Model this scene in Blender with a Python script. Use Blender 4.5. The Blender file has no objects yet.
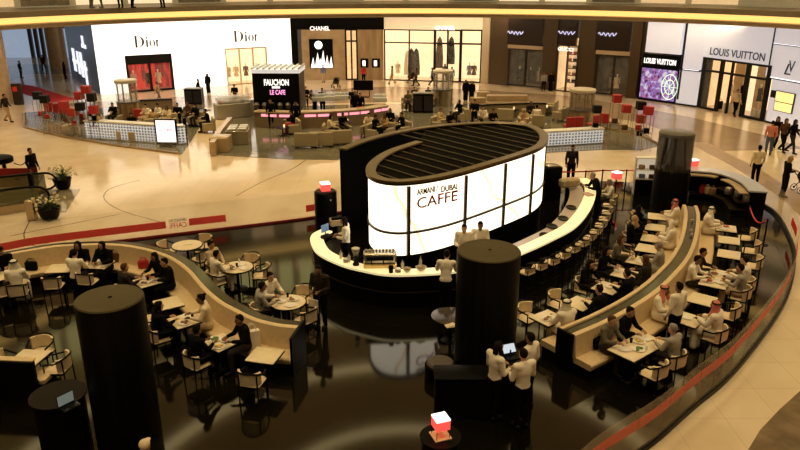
import bpy, bmesh, math, random
from mathutils import Vector, Matrix
R=random.Random(7)
PI=math.pi
sc=bpy.context.scene
COL=sc.collection
# ---------------------------------------------------------------- camera
F=700.0; H=9.2; PT=math.atan(247/700)
cd=bpy.data.cameras.new('camera'); cam=bpy.data.objects.new('camera',cd); COL.objects.link(cam)
cam.location=(0,0,H); cam.rotation_euler=(PI/2-PT,0,0)
cd.sensor_width=36; cd.lens=36*F/800; cd.clip_end=400; cd.clip_start=.1
sc.camera=cam
def A(x,y,z=0):
    u=(x-400)/F; v=-(y-225)/F
    dy=math.cos(PT)+v*math.sin(PT); dz=-math.sin(PT)+v*math.cos(PT)
    t=(z-H)/dz
    return Vector((u*t,dy*t,z))
def A2(x,y,z=0):
    p=A(x,y,z); return Vector((p.x,p.y))
# ---------------------------------------------------------------- materials
MC={}
def mat(name,col,rough=.5,metal=0,emit=None,es=0,spec=.5,coat=0):
    if name in MC: return MC[name]
    m=bpy.data.materials.new(name); m.use_nodes=True
    b=m.node_tree.nodes['Principled BSDF']
    b.inputs['Base Color'].default_value=(*col,1); b.inputs['Roughness'].default_value=rough
    b.inputs['Metallic'].default_value=metal; b.inputs['Specular IOR Level'].default_value=spec
    b.inputs['Coat Weight'].default_value=coat
    if emit: b.inputs['Emission Color'].default_value=(*emit,1); b.inputs['Emission Strength'].default_value=es
    MC[name]=m; return m
def noisy(name,c1,c2,scale,rough=.5,detail=4,spec=.5,stretch=None,metal=0,lo=.35,hi=.65):
    m=mat(name,c1,rough,metal,spec=spec); nt=m.node_tree; b=nt.nodes['Principled BSDF']
    if nt.nodes.get('Noise Texture'): return m
    tc=nt.nodes.new('ShaderNodeTexCoord'); n=nt.nodes.new('ShaderNodeTexNoise'); cr=nt.nodes.new('ShaderNodeValToRGB')
    n.inputs['Scale'].default_value=scale; n.inputs['Detail'].default_value=detail
    src=tc.outputs['Object']
    if stretch:
        mp=nt.nodes.new('ShaderNodeMapping'); mp.inputs['Scale'].default_value=stretch
        nt.links.new(src,mp.inputs['Vector']); src=mp.outputs['Vector']
    nt.links.new(src,n.inputs['Vector']); nt.links.new(n.outputs['Fac'],cr.inputs['Fac'])
    cr.color_ramp.elements[0].position=lo; cr.color_ramp.elements[0].color=(*c1,1)
    cr.color_ramp.elements[1].position=hi; cr.color_ramp.elements[1].color=(*c2,1)
    nt.links.new(cr.outputs['Color'],b.inputs['Base Color']); return m
def tiled(name,c1,c2,joint,size,rough,spec=.5,nscale=.6,jw=.006):
    m=noisy(name,c1,c2,nscale,rough,5,spec); nt=m.node_tree; b=nt.nodes['Principled BSDF']
    cr=[n for n in nt.nodes if n.type=='VALTORGB'][0]; tc=[n for n in nt.nodes if n.type=='TEX_COORD'][0]
    br=nt.nodes.new('ShaderNodeTexBrick'); br.offset=0
    br.inputs['Scale'].default_value=1; br.inputs['Brick Width'].default_value=size; br.inputs['Row Height'].default_value=size
    br.inputs['Mortar Size'].default_value=jw; br.inputs['Mortar'].default_value=(*joint,1)
    nt.links.new(tc.outputs['Object'],br.inputs['Vector'])
    nt.links.new(cr.outputs['Color'],br.inputs['Color1']); nt.links.new(cr.outputs['Color'],br.inputs['Color2'])
    nt.links.new(br.outputs['Color'],b.inputs['Base Color']); return m
def glassy(name,tint,alpha,rough=.02):
    if name in MC: return MC[name]
    m=bpy.data.materials.new(name); m.use_nodes=True; nt=m.node_tree
    b=nt.nodes['Principled BSDF']; b.inputs['Base Color'].default_value=(*tint,1); b.inputs['Roughness'].default_value=rough
    out=nt.nodes['Material Output']; tr=nt.nodes.new('ShaderNodeBsdfTransparent'); mx=nt.nodes.new('ShaderNodeMixShader')
    mx.inputs[0].default_value=alpha
    nt.links.new(tr.outputs[0],mx.inputs[1]); nt.links.new(b.outputs[0],mx.inputs[2]); nt.links.new(mx.outputs[0],out.inputs['Surface'])
    MC[name]=m; return m
marble=tiled('cream marble',(.74,.60,.42),(.66,.52,.35),(.5,.38,.25),1.2,.14)
taupe=tiled('taupe marble',(.36,.255,.16),(.31,.22,.135),(.25,.17,.1),1.2,.2)
brownm=noisy('brown marble',(.10,.06,.03),(.2,.13,.075),1.5,.2)
greym=noisy('grey green marble',(.17,.145,.09),(.32,.27,.18),.8,.12)
darkfl=tiled('polished black floor',(.0035,.0028,.0012),(.007,.0055,.0022),(.012,.009,.004),1.2,.075,.55)
gfloor=tiled('dark grey platform floor',(.13,.12,.085),(.18,.16,.11),(.09,.08,.06),1.2,.1)
black=mat('black lacquer',(.004,.0035,.003),.3,spec=.08)
blackm=mat('black matte',(.008,.007,.006),.6,spec=.2)
dwood=noisy('black stained wood',(.003,.0025,.002),(.006,.005,.004),6,.5,stretch=(1,1,.1),spec=.06)
cream=noisy('cream leather',(.74,.56,.32),(.67,.5,.28),9,.42)
creamc=mat('cream seat fabric',(.78,.62,.4),.6)
ttop=noisy('cream table laminate',(.86,.73,.5),(.8,.67,.45),5,.35)
bronze=mat('bronze rim',(.16,.11,.055),.3,.9)
bronze2=mat('dark bronze',(.05,.033,.016),.35,.6)
steel=mat('brushed steel',(.55,.5,.42),.28,1)
chrome=mat('chrome',(.75,.7,.62),.12,1)
white=mat('white paint',(.8,.76,.68),.45)
wcer=mat('white ceramic',(.85,.8,.7),.2)
red=mat('red vinyl',(.62,.02,.02),.35)
redc=mat('red carpet',(.55,.02,.02),.9)
tan=noisy('tan stone',(.5,.37,.21),(.42,.3,.17),2,.3)
taninlay=noisy('tan stone inlay',(.33,.22,.11),(.4,.27,.14),2,.3)
litw=mat('lit onyx wall',(.85,.8,.65),.4,emit=(1,.9,.7),es=1.35)
dior=mat('backlit white facade',(.85,.85,.83),.4,emit=(1,.97,.92),es=.9)
gold=mat('gold cove glow',(.8,.5,.15),.4,emit=(1,.62,.18),es=.95)
grey=noisy('grey fascia',(.155,.115,.07),(.19,.145,.09),1,.5)
soff=mat('soffit',(.42,.31,.19),.5)
lamp=mat('ceiling light',(.9,.8,.6),.4,emit=(1,.78,.36),es=1.7)
warmint=noisy('warm shop interior',(.75,.5,.24),(.35,.2,.08),.9,.5,lo=.3,hi=.7)
# ---------------------------------------------------------------- mesh builder
class MB:
    def __init__(s): s.v=[]; s.f=[]; s.m=[]; s.mi=0
    def add(s,vs,fs):
        o=len(s.v); s.v+= [tuple(v) for v in vs]; s.f+=[tuple(i+o for i in f) for f in fs]; s.m+=[s.mi]*len(fs); return s
    def box(s,c,d,rz=0,ch=0):
        cx,cy,cz=c; x,y,z=d[0]/2,d[1]/2,d[2]/2
        if ch:
            ring=lambda a,b,zz:[(-a,-b+ch,zz),(-a+ch,-b,zz),(a-ch,-b,zz),(a,-b+ch,zz),(a,b-ch,zz),(a-ch,b,zz),(-a+ch,b,zz),(-a,b-ch,zz)]
            k=ch*.7
            def inner(a,b,zz): return [(px*(a-k)/a,py*(b-k)/b,zz) for px,py,zz in ring(a,b,zz)]
            P=inner(x,y,-z)+ring(x,y,-z+k)+ring(x,y,z-k)+inner(x,y,z)
            fs=[tuple(range(7,-1,-1)),tuple(range(24,32))]
            for r in range(3):
                for i in range(8): j=(i+1)%8; fs.append((r*8+i,r*8+j,r*8+8+j,r*8+8+i))
        else:
            P=[(-x,-y,-z),(x,-y,-z),(x,y,-z),(-x,y,-z),(-x,-y,z),(x,-y,z),(x,y,z),(-x,y,z)]
            fs=[(3,2,1,0),(4,5,6,7),(0,1,5,4),(1,2,6,5),(2,3,7,6),(3,0,4,7)]
        c_,s_=math.cos(rz),math.sin(rz)
        return s.add([(cx+p[0]*c_-p[1]*s_,cy+p[0]*s_+p[1]*c_,cz+p[2]) for p in P],fs)
    def lathe(s,c,prof,n=20,sx=1,sy=1):
        vs=[];fs=[]
        for r,z in prof:
            for i in range(n):
                a=2*PI*i/n; vs.append((c[0]+r*sx*math.cos(a),c[1]+r*sy*math.sin(a),c[2]+z))
        for k in range(len(prof)-1):
            for i in range(n):
                j=(i+1)%n; fs.append((k*n+i,k*n+j,(k+1)*n+j,(k+1)*n+i))
        fs.append(tuple(range(n-1,-1,-1))); fs.append(tuple((len(prof)-1)*n+i for i in range(n)))
        return s.add(vs,fs)
    def cyl(s,c,r,h,n=20): return s.lathe(c,[(r*.97,0),(r,.01*min(1,h*5)),(r,h-.01*min(1,h*5)),(r*.97,h)],n)
    def tube(s,pts,r,n=8,closed=False,r1=None):
        pts=[Vector(p) for p in pts]; N=len(pts); vs=[];fs=[]
        up=Vector((0,0,1)); last=None
        for i,p in enumerate(pts):
            if closed: t=pts[(i+1)%N]-pts[i-1]
            else: t=pts[min(i+1,N-1)]-pts[max(i-1,0)]
            t.normalize()
            a=t.cross(up)
            if a.length<.05: a=last or t.cross(Vector((1,0,0)))
            a=a.normalized(); last=a; b=t.cross(a)
            rr=r if r1 is None else r+(r1-r)*i/max(1,N-1)
            for k in range(n):
                q=2*PI*k/n; vs.append(p+a*rr*math.cos(q)+b*rr*math.sin(q))
        M=N if closed else N-1
        for i in range(M):
            for k in range(n):
                j=(k+1)%n; i2=(i+1)%N; fs.append((i*n+k,i*n+j,i2*n+j,i2*n+k))
        if not closed: fs.append(tuple(range(n-1,-1,-1))); fs.append(tuple((N-1)*n+k for k in range(n)))
        return s.add(vs,fs)
    def prism(s,poly,z0,z1):
        n=len(poly); vs=[(p[0],p[1],z0) for p in poly]+[(p[0],p[1],z1) for p in poly]
        ar=sum(poly[i][0]*poly[(i+1)%n][1]-poly[(i+1)%n][0]*poly[i][1] for i in range(n))
        fs=[tuple(range(n-1,-1,-1)),tuple(range(n,2*n))]+[(i,(i+1)%n,n+(i+1)%n,n+i) for i in range(n)]
        if ar<0: fs=[f[::-1] for f in fs]
        return s.add(vs,fs)
    def ell(s,c,r,n=12,m=8,rot=None):
        vs=[];fs=[]
        for j in range(m+1):
            th=PI*j/m
            for i in range(n):
                a=2*PI*i/n; v=Vector((r[0]*math.sin(th)*math.cos(a),r[1]*math.sin(th)*math.sin(a),r[2]*math.cos(th)))
                if rot: v=rot@v
                vs.append(v+Vector(c))
        for j in range(m):
            for i in range(n):
                k=(i+1)%n; fs.append((j*n+i,(j+1)*n+i,(j+1)*n+k,j*n+k))
        return s.add(vs,fs)
    def cap(s,p0,p1,r0,r1,n=10,fl=1.0):
        p0,p1=Vector(p0),Vector(p1); d=(p1-p0); L=d.length or 1e-6; d/=L
        a=d.cross(Vector((0,1,0)))
        if a.length<.1: a=d.cross(Vector((1,0,0)))
        a.normalize(); b=d.cross(a)
        rings=[]
        for q in (0,30,60,90): rings.append((-r0*math.cos(math.radians(q)),r0*math.sin(math.radians(q))))
        for q in (90,60,30,0): rings.append((L+r1*math.cos(math.radians(q)),r1*math.sin(math.radians(q))))
        vs=[];fs=[]
        for h,r in rings:
            r=max(r,1e-4)
            for i in range(n):
                t=2*PI*i/n; vs.append(p0+d*h+a*r*math.cos(t)+b*r*fl*math.sin(t))
        for j in range(len(rings)-1):
            for i in range(n):
                k=(i+1)%n; fs.append((j*n+i,j*n+k,(j+1)*n+k,(j+1)*n+i))
        return s.add(vs,fs)
    def sweep(s,path,sec,closed=False):
        """sec: closed polygon of (offset to the right of the path, z)"""
        P=[Vector((p[0],p[1])) for p in path]; N=len(P); k=len(sec); vs=[];fs=[]
        for i in range(N):
            if closed: t=P[(i+1)%N]-P[i-1]
            else: t=P[min(i+1,N-1)]-P[max(i-1,0)]
            t.normalize(); nr=Vector((t.y,-t.x))
            for o,z in sec: q=P[i]+nr*o; vs.append((q.x,q.y,z))
        M=N if closed else N-1
        ar=sum(sec[i][0]*sec[(i+1)%k][1]-sec[(i+1)%k][0]*sec[i][1] for i in range(k))
        ff=[]
        for i in range(M):
            i2=(i+1)%N
            for a in range(k):
                b=(a+1)%k; ff.append((i*k+a,i*k+b,i2*k+b,i2*k+a))
        if not closed: ff.append(tuple(range(k-1,-1,-1))); ff.append(tuple((N-1)*k+a for a in range(k)))
        if ar>0: ff=[f[::-1] for f in ff]
        ff=[f[::-1] for f in ff]
        return s.add(vs,ff)
    def mesh(s,name,mats,ang=40):
        me=bpy.data.meshes.new(name); me.from_pydata(s.v,[],s.f)
        for m in (mats if isinstance(mats,(list,tuple)) else [mats]): me.materials.append(m)
        if any(s.m): me.polygons.foreach_set('material_index',s.m)
        bm=bmesh.new(); bm.from_mesh(me); bmesh.ops.recalc_face_normals(bm,faces=bm.faces); bm.to_mesh(me); bm.free()
        me.polygons.foreach_set('use_smooth',[True]*len(me.polygons)); me.set_sharp_from_angle(angle=math.radians(ang))
        me.update(); return me
    def build(s,name,mats,parent=None,ang=40,**kw):
        return link(name,s.mesh(name,mats,ang),parent,**kw)
def link(name,me,parent=None,label=None,cat=None,group=None,kind=None,loc=None,rz=None):
    o=bpy.data.objects.new(name,me); COL.objects.link(o)
    if parent: o.parent=parent
    if loc is not None: o.location=loc
    if rz is not None: o.rotation_euler=(0,0,rz)
    tag(o,label,cat,group,kind); return o
def tag(o,label=None,cat=None,group=None,kind=None):
    if label: o['label']=label
    if cat: o['category']=cat
    if group: o['group']=group
    if kind: o['kind']=kind
    return o
def thing(name,label,cat,loc=(0,0,0),rz=0,group=None):
    return link(name,None,None,label,cat,group,None,loc,rz)
def struct(name,mb,m,parent=None,ang=40,label=None,cat=None):
    return mb.build(name,m,parent,ang,kind='structure' if not parent else None,label=label,cat=cat)
def dup(root,loc,rz,label=None,group=None,cat=None):
    r=root.copy(); COL.objects.link(r); r.location=loc; r.rotation_euler=(0,0,rz); tag(r,label,cat,group)
    for ch in list(root.children):
        c=ch.copy(); COL.objects.link(c); c.parent=r
        for g in ch.children:
            d=g.copy(); COL.objects.link(d); d.parent=c
    return r
class Kind:
    """first call moves the original, later calls copy it"""
    def __init__(s,root): s.root=root; s.used=False
    def put(s,loc,rz,label,group=None):
        if not s.used:
            s.used=True; s.root.location=loc; s.root.rotation_euler=(0,0,rz); return tag(s.root,label,None,group)
        return dup(s.root,loc,rz,label,group)
def smooth(pts,n=6,closed=False):
    P=[Vector((p[0],p[1])) for p in pts]; N=len(P); out=[]
    for i in range(N if closed else N-1):
        p1,p2=P[i],P[(i+1)%N]
        p0=P[i-1] if (closed or i>0) else p1*2-p2
        p3=P[(i+2)%N] if (closed or i+2<N) else p2*2-p1
        for k in range(n):
            t=k/n
            out.append(.5*((2*p1)+(p2-p0)*t+(2*p0-5*p1+4*p2-p3)*t*t+(3*p1-p0-3*p2+p3)*t**3))
    if not closed: out.append(P[-1])
    return out
def offset(path,o):
    out=[]
    for i in range(len(path)):
        t=(path[min(i+1,len(path)-1)]-path[max(i-1,0)]).normalized(); out.append(path[i]+Vector((t.y,-t.x))*o)
    return out
def text_mesh(body,size,ext,m,bold=0,spacing=1.0):
    c=bpy.data.curves.new('lettering','FONT'); c.body=body; c.size=size; c.extrude=ext; c.align_x='CENTER'; c.align_y='CENTER'; c.offset=bold; c.space_character=spacing
    c.resolution_u=3
    o=bpy.data.objects.new('t',c); COL.objects.link(o); bpy.context.view_layer.update()
    dg=bpy.context.evaluated_depsgraph_get(); me=bpy.data.meshes.new_from_object(o.evaluated_get(dg)); bpy.data.objects.remove(o); bpy.data.curves.remove(c)
    me.materials.clear(); me.materials.append(m); return me
def text(body,center,right,w,h,m,name='sign_lettering',parent=None,label=None,bold=0,ext=.012,spacing=1.0,up=(0,0,1),cat='sign'):
    """letters centred at center, reading along the vector right, w wide and h tall"""
    me=text_mesh(body,1,ext,m,bold,spacing)
    xs=[v.co.x for v in me.vertices]; ys=[v.co.y for v in me.vertices]
    w0=max(xs)-min(xs); h0=max(ys)-min(ys); cx=(max(xs)+min(xs))/2; cy=(max(ys)+min(ys))/2
    r=Vector(right).normalized(); u=Vector(up).normalized(); n=r.cross(u)
    M=Matrix((r,u,n)).transposed()
    for v in me.vertices:
        p=Vector(((v.co.x-cx)*w/w0,(v.co.y-cy)*h/h0,v.co.z)); v.co=M@p+ (Vector(center) if parent else Vector((0,0,0)))
    o=link(name,me,parent)
    if not parent: o.location=center; tag(o,label,cat)
    elif label: tag(o,label)
    return o
# ---------------------------------------------------------------- people
def remesh(mb,voxel,name,it=3,extra=None):
    me=bpy.data.meshes.new(name); me.from_pydata(mb.v,[],mb.f)
    bm=bmesh.new(); bm.from_mesh(me); bmesh.ops.remove_doubles(bm,verts=bm.verts,dist=1e-4); bmesh.ops.recalc_face_normals(bm,faces=bm.faces); bm.to_mesh(me); bm.free()
    o=bpy.data.objects.new(name,me); COL.objects.link(o)
    r=o.modifiers.new('r','REMESH'); r.mode='VOXEL'; r.voxel_size=voxel
    s=o.modifiers.new('s','SMOOTH'); s.iterations=it; s.factor=.5
    bpy.context.view_layer.update(); dg=bpy.context.evaluated_depsgraph_get()
    out=bpy.data.meshes.new_from_object(o.evaluated_get(dg)); bpy.data.objects.remove(o); out.name=name
    return out
V=Vector
PS=1.1
def mirror(p): return V((-p[0],p[1],p[2]))
def pose(name):
    st=dict(pel=(0,0,.94),chest=(0,0,1.26),neck=(0,-.01,1.44),head=(0,.02,1.6),sh=(.185,-.01,1.4),el=(.235,-.03,1.12),wr=(.235,.07,.88),hip=(.09,0,.9),kn=(.1,.02,.49),an=(.1,-.03,.09))
    S={k:V(v) for k,v in st.items()}
    L={}
    if name=='walk': 
        S.update(kn=V((.09,.17,.51)),an=V((.09,.25,.1)),wr=V((.24,-.14,.9)),el=V((.23,-.1,1.13)))
        L=dict(kn=V((-.09,.0,.49)),an=V((-.09,-.3,.14)),wr=V((-.23,.2,.93)),el=V((-.23,.0,1.12)))
    if name=='reach':
        S.update(chest=V((0,.09,1.25)),neck=V((0,.17,1.41)),head=V((0,.25,1.54)),sh=V((.185,.14,1.36)),el=V((.25,.24,1.12)),wr=V((.16,.45,1.16)),pel=V((0,-.02,.94)))
    if name=='hold':
        S.update(el=V((.24,.02,1.12)),wr=V((.13,.26,1.12)),head=V((0,.06,1.59)))
    if name.startswith('sit'):
        S.update(pel=V((0,-.02,.57)),chest=V((0,.01,.89)),neck=V((0,.05,1.07)),head=V((0,.1,1.22)),sh=V((.185,.03,1.02)),el=V((.25,.14,.80)),wr=V((.14,.37,.82)),hip=V((.1,0,.555)),kn=V((.12,.42,.54)),an=V((.12,.40,.09)))
        if name=='sitcheek':
            L=dict(el=V((-.17,.31,.81)),wr=V((-.085,.2,1.03)))
            S['head']=V((-.02,.12,1.19))
        if name=='sitback':
            S.update(chest=V((0,-.07,.89)),neck=V((0,-.1,1.08)),head=V((0,-.08,1.23)),sh=V((.185,-.08,1.03)),el=V((.26,.02,.8)),wr=V((.12,.22,.68)))
    for k in ('sh','el','wr','hip','kn','an'): S[k+'L']=L.get(k,mirror(S[k]))
    return S
def limbs(S): return [(S['sh'],S['el'],S['wr'],S['hip'],S['kn'],S['an'],1),(S['shL'],S['elL'],S['wrL'],S['hipL'],S['knL'],S['anL'],-1)]
def torso(mb,S,e):
    p,c,n=S['pel'],S['chest'],S['neck']
    mb.ell(p,(.155+e,.11+e,.13+e)); mb.ell(c,(.165+e,.115+e,.2+e)); mb.cap(p,c,.125+e,.13+e,fl=.85)
    for sd in ('sh','shL'): mb.cap(c+V((0,0,.08)),S[sd],.09+e,.062+e)
    mb.cap(c+V((0,0,.1)),n-V((0,0,.02)),.09+e,.058+e)
def hand(mb,w,d,sgn):
    d=d.normalized()
    if abs(d.z)>.75: lat=V((0,1,0)); nor=V((-sgn,0,0))
    else: lat=d.cross(V((0,0,1))).normalized()*(-sgn); nor=V((0,0,-1))
    lat=(lat-d*lat.dot(d)).normalized()
    mb.cap(w,w+d*.085,.026,.034,8,.5)
    for i,(o,l) in enumerate(((.03,.07),(.01,.08),(-.01,.075),(-.03,.058))):
        b=w+d*.09+lat*o; k=b+d*l*.55+nor*.008; t=k+d*l*.3+nor*.028
        mb.cap(b,k,.0095,.009,6); mb.cap(k,t,.009,.0075,6)
    b=w+d*.03+lat*.03; k=b+d*.035+lat*.03; mb.cap(b,k,.012,.0105,6); mb.cap(k,k+d*.032+nor*.01,.0105,.009,6)
def head_prims(mb,S):
    h=S['head']; n=S['neck']
    mb.cap(n-V((0,0,.04)),h-V((0,.01,.04)),.056,.05)
    mb.ell(h,(.074,.092,.112),16,12); mb.ell(h+V((0,.025,-.06)),(.055,.062,.062),12,8)
    mb.cap(h+V((0,.088,.012)),h+V((0,.105,-.022)),.009,.015,8)
    for sx in (-1,1): mb.ell(h+V((sx*.076,-.005,-.005)),(.012,.022,.033),8,6)
def body_mesh(pn):
    S=pose(pn); mb=MB(); torso(mb,S,0)
    for sh,el,wr,hp,kn,an,sg in limbs(S):
        mb.cap(sh,el,.05,.04); mb.cap(el,wr,.041,.027)
        mb.cap(hp,kn,.085,.056); mb.cap(kn,an,.056,.036); mb.cap(an-V((0,.04,.045)),an+V((0,.13,-.055)),.036,.03)
    head_prims(mb,S)
    me=remesh(mb,.015,'body_'+pn)
    bm=bmesh.new(); bm.from_mesh(me)
    for sh,el,wr,hp,kn,an,sg in limbs(S):
        hb=MB(); hand(hb,wr-(wr-el).normalized()*.01,wr-el if pn!='sitcheek' or sg>0 else V((.02,.03,1)),sg)
        hm=remesh(hb,.006,'h',1); bm.from_mesh(hm); bpy.data.meshes.remove(hm)
    n0=len(bm.faces)
    fb=MB(); h=S['head']
    for sx in (-1,1):
        fb.ell(h+V((sx*.03,.083,.014)),(.012,.007,.007),8,6)
        fb.cap(h+V((sx*.018,.09,.033)),h+V((sx*.044,.081,.034)),.004,.003,6)
    fb.cap(h+V((-.02,.083,-.053)),h+V((.02,.083,-.053)),.005,.005,6)
    t=bpy.data.meshes.new('t'); t.from_pydata([tuple(v) for v in fb.v],[],fb.f); bm.from_mesh(t); bpy.data.meshes.remove(t)
    bm.faces.ensure_lookup_table()
    for f in bm.faces: f.smooth=True; f.material_index=1 if f.index>=n0 or f.index<0 else 0
    for i,f in enumerate(bm.faces): f.material_index=1 if i>=n0 else 0
    bm.to_mesh(me); bm.free(); return me
def top_mesh(pn):
    S=pose(pn); mb=MB(); torso(mb,S,.016)
    for sh,el,wr,hp,kn,an,sg in limbs(S):
        mb.cap(sh,el,.069,.056); mb.cap(el,wr-(wr-el).normalized()*.03,.057,.042)
    return remesh(mb,.018,'shirt_'+pn,2)
def trouser_mesh(pn):
    S=pose(pn); mb=MB(); p=S['pel']
    mb.ell(p-V((0,0,.03)),(.17,.127,.12))
    for sh,el,wr,hp,kn,an,sg in limbs(S):
        mb.cap(p+V((sg*.06,0,-.04)),hp,.1,.1); mb.cap(hp,kn,.103,.074); mb.cap(kn,an+V((0,0,.02)),.074,.056)
    return remesh(mb,.018,'trousers_'+pn,2)
def robe_mesh(pn):
    S=pose(pn); mb=MB(); torso(mb,S,.028); p=S['pel']
    for sh,el,wr,hp,kn,an,sg in limbs(S):
        mb.cap(sh,el,.08,.072); mb.cap(el,wr-(wr-el).normalized()*.03,.073,.064)
        mb.cap(hp,kn,.12,.1); mb.cap(kn,an+V((0,0,.03)),.1,.1)
    k=(S['kn']+S['knL'])/2; a=(S['an']+S['anL'])/2
    mb.cap(p,k,.15,.11); mb.cap(k,a+V((0,0,.06)),.13,.13)
    return remesh(mb,.02,'robe_'+pn,3)
def shoe_mesh(pn,s):
    S=pose(pn); a=S['an' if s>0 else 'anL']; mb=MB()
    mb.cap(a+V((0,-.03,-.035)),a+V((0,.15,-.047)),.05,.042,10,.9); mb.cap(a,a+V((0,0,.03)),.045,.045)
    mb.v=[(x,y,max(z,.004)) for x,y,z in mb.v]
    return mb.mesh('shoe_'+pn,blackm,60)
def head_wear(kind):
    mb=MB()
    if kind=='short': mb.ell((0,-.026,.03),(.083,.088,.105),16,10); mb.ell((0,.02,.085),(.062,.06,.045))
    if kind=='long':
        mb.ell((0,-.028,.03),(.088,.092,.108),16,10); mb.ell((0,.02,.085),(.066,.06,.046))
        mb.cap((0,-.075,.0),(0,-.1,-.26),.075,.05,12,.6)
        for s in (-1,1): mb.cap((s*.07,-.01,.03),(s*.085,-.02,-.2),.03,.028)
    if kind=='bun': mb.ell((0,-.026,.03),(.083,.088,.105),16,10); mb.ell((0,-.1,.11),(.04,.04,.04)); mb.ell((0,.02,.085),(.062,.06,.045))
    if kind=='scarf':
        mb.ell((0,-.028,.022),(.105,.098,.125),16,10)
        mb.cap((0,-.05,-.02),(0,-.07,-.27),.11,.15,14,.55)
        for s in (-1,1): mb.cap((s*.085,-.02,.02),(s*.13,.02,-.22),.035,.06)
    if kind=='hijab':
        mb.ell((0,-.028,.022),(.1,.098,.122),16,10); mb.cap((0,-.02,-.1),(0,-.03,-.2),.095,.14,14,.8); mb.cap((0,.03,-.12),(0,.06,-.2),.06,.08)
        for s in (-1,1): mb.cap((s*.078,.0,.02),(s*.07,.02,-.1),.03,.04)
    if kind=='cap':
        mb.ell((0,-.01,.055),(.086,.1,.075),16,10); mb.cap((0,.06,.05),(0,.14,.04),.06,.05,12,.2)
    return remesh(mb,.011,kind,2)
PM={}
def pm(fn,*a):
    k=(fn.__name__,)+a
    if k not in PM:
        PM[k]=fn(*a)
        me=PM[k]
        me.polygons.foreach_set('use_smooth',[True]*len(me.polygons))
        while len(me.materials)<(2 if fn is body_mesh else 1): me.materials.append(None)
    return PM[k]
def setm(o,*ms):
    for i,m in enumerate(ms): o.material_slots[i].link='OBJECT'; o.material_slots[i].material=m
SK=[mat('skin light',(.50,.29,.17),.5),mat('skin tan',(.36,.19,.10),.5),mat('skin brown',(.2,.1,.05),.5)]
eyem=mat('dark brows and eyes',(.04,.02,.015),.4)
CL={'white':(.86,.77,.62),'wine':(.1,.01,.01),'black':(.005,.0045,.0045),'dark':(.03,.024,.02),'grey':(.34,.31,.26),'beige':(.6,.45,.27),'pink':(.62,.22,.15),'brown':(.1,.05,.025),'umber':(.022,.014,.009),'blue':(.16,.2,.34),'jeans':(.09,.11,.16),'red':(.42,.03,.03),'tan':(.45,.29,.14),'ghutra':(.84,.76,.62),'shemagh':(.62,.19,.15),'olive':(.13,.11,.07),'hair':(.012,.008,.006),'brhair':(.09,.04,.015),'blond':(.42,.27,.12),'cream':(.8,.66,.45),'greyhair':(.25,.22,.18)}
def cloth(c): return mat('cloth '+c,CL[c],.8,spec=.06 if c in('black','dark','hair') else .2)
agalm=None
def agal_mesh():
    mb=MB(); mb.tube([(math.cos(i*PI/10)*.1,-.03+math.sin(i*PI/10)*.096,.085) for i in range(20)],.019,6,True); return mb.mesh('agal',blackm)
def person(pn,loc,face,top,bottom,head,label,skin=None,group=None):
    """face in degrees: 0 away from the camera, 90 to the right, 180 to the camera"""
    S=pose(pn); sk=SK[R.randrange(3)] if skin is None else SK[skin]
    o=link('person',pm(body_mesh,pn),None,label,'person',group,None,(loc[0],loc[1],loc[2] if len(loc)>2 else 0),-math.radians(face)); setm(o,sk,eyem); o.scale=(PS,PS,PS)
    if bottom=='robe':
        c=link('robe',pm(robe_mesh,pn),o); setm(c,cloth(top))
    else:
        c=link('shirt',pm(top_mesh,pn),o); setm(c,cloth(top))
        c=link('trousers',pm(trouser_mesh,pn),o); setm(c,cloth(bottom))
    for s in (1,-1): link('shoe',pm(shoe_mesh,pn,s),o)
    if head:
        k,hc=head.split(':'); c=link({'scarf':'headscarf','hijab':'headscarf','cap':'cap'}.get(k,'hair'),pm(head_wear,k),o,loc=S['head']); setm(c,cloth(hc))
        if k=='scarf' and hc in('ghutra','shemagh'): link('headband',pm(agal_mesh),c); setm(c.children[0],blackm)
        if k in('cap','scarf','hijab') : pass
    return o
def headpos(x,y,pn,face):
    S=pose(pn); h=S['head']*PS; p=A(x,y,h.z); a=-math.radians(face)
    return Vector((p.x-(h.x*math.cos(a)-h.y*math.sin(a)),p.y-(h.x*math.sin(a)+h.y*math.cos(a)),0))
def at_head(pn,x,y,face,top,bottom,head,label,skin=None):
    global PS
    PS=.95 if y<90 else 1.1
    if y<72 and 300<x<560: y+=3
    o=person(pn,headpos(x,y,pn,face),face,top,bottom,head,label,skin); PS=1.1; return o
# ---------------------------------------------------------------- floors
CEN=Vector((.5,30.5))
mb=MB(); mb.prism([(-70,-8),(70,-8),(70,110),(-70,110)],-.3,0); struct('floor',mb,marble)
cafe_l=[A2(*q) for q in [(-60,270),(0,260),(45,251.5),(150,238),(300,220),(345,212)]]
cafe_b=[Vector(q) for q in [(1.5,30.2),(5,32),(9.6,32.4),(13.2,31.6)]]
cafe_r=[A2(*q) for q in [(742,196),(772,212),(788,236),(794,262),(783,305),(736,370),(690,411),(650,446),(600,480)]]+[Vector((1.5,9.2)),Vector((-3,8))]
cl=smooth(cafe_l,8); crr=smooth(cafe_r,8)
poly=cl+smooth([cafe_l[-1]]+cafe_b+[cafe_r[0]],6)[1:-1]+crr+[Vector((-14,8))]
mb=MB(); mb.prism(poly,-.1,.004); struct('floor',mb,darkfl)
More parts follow.
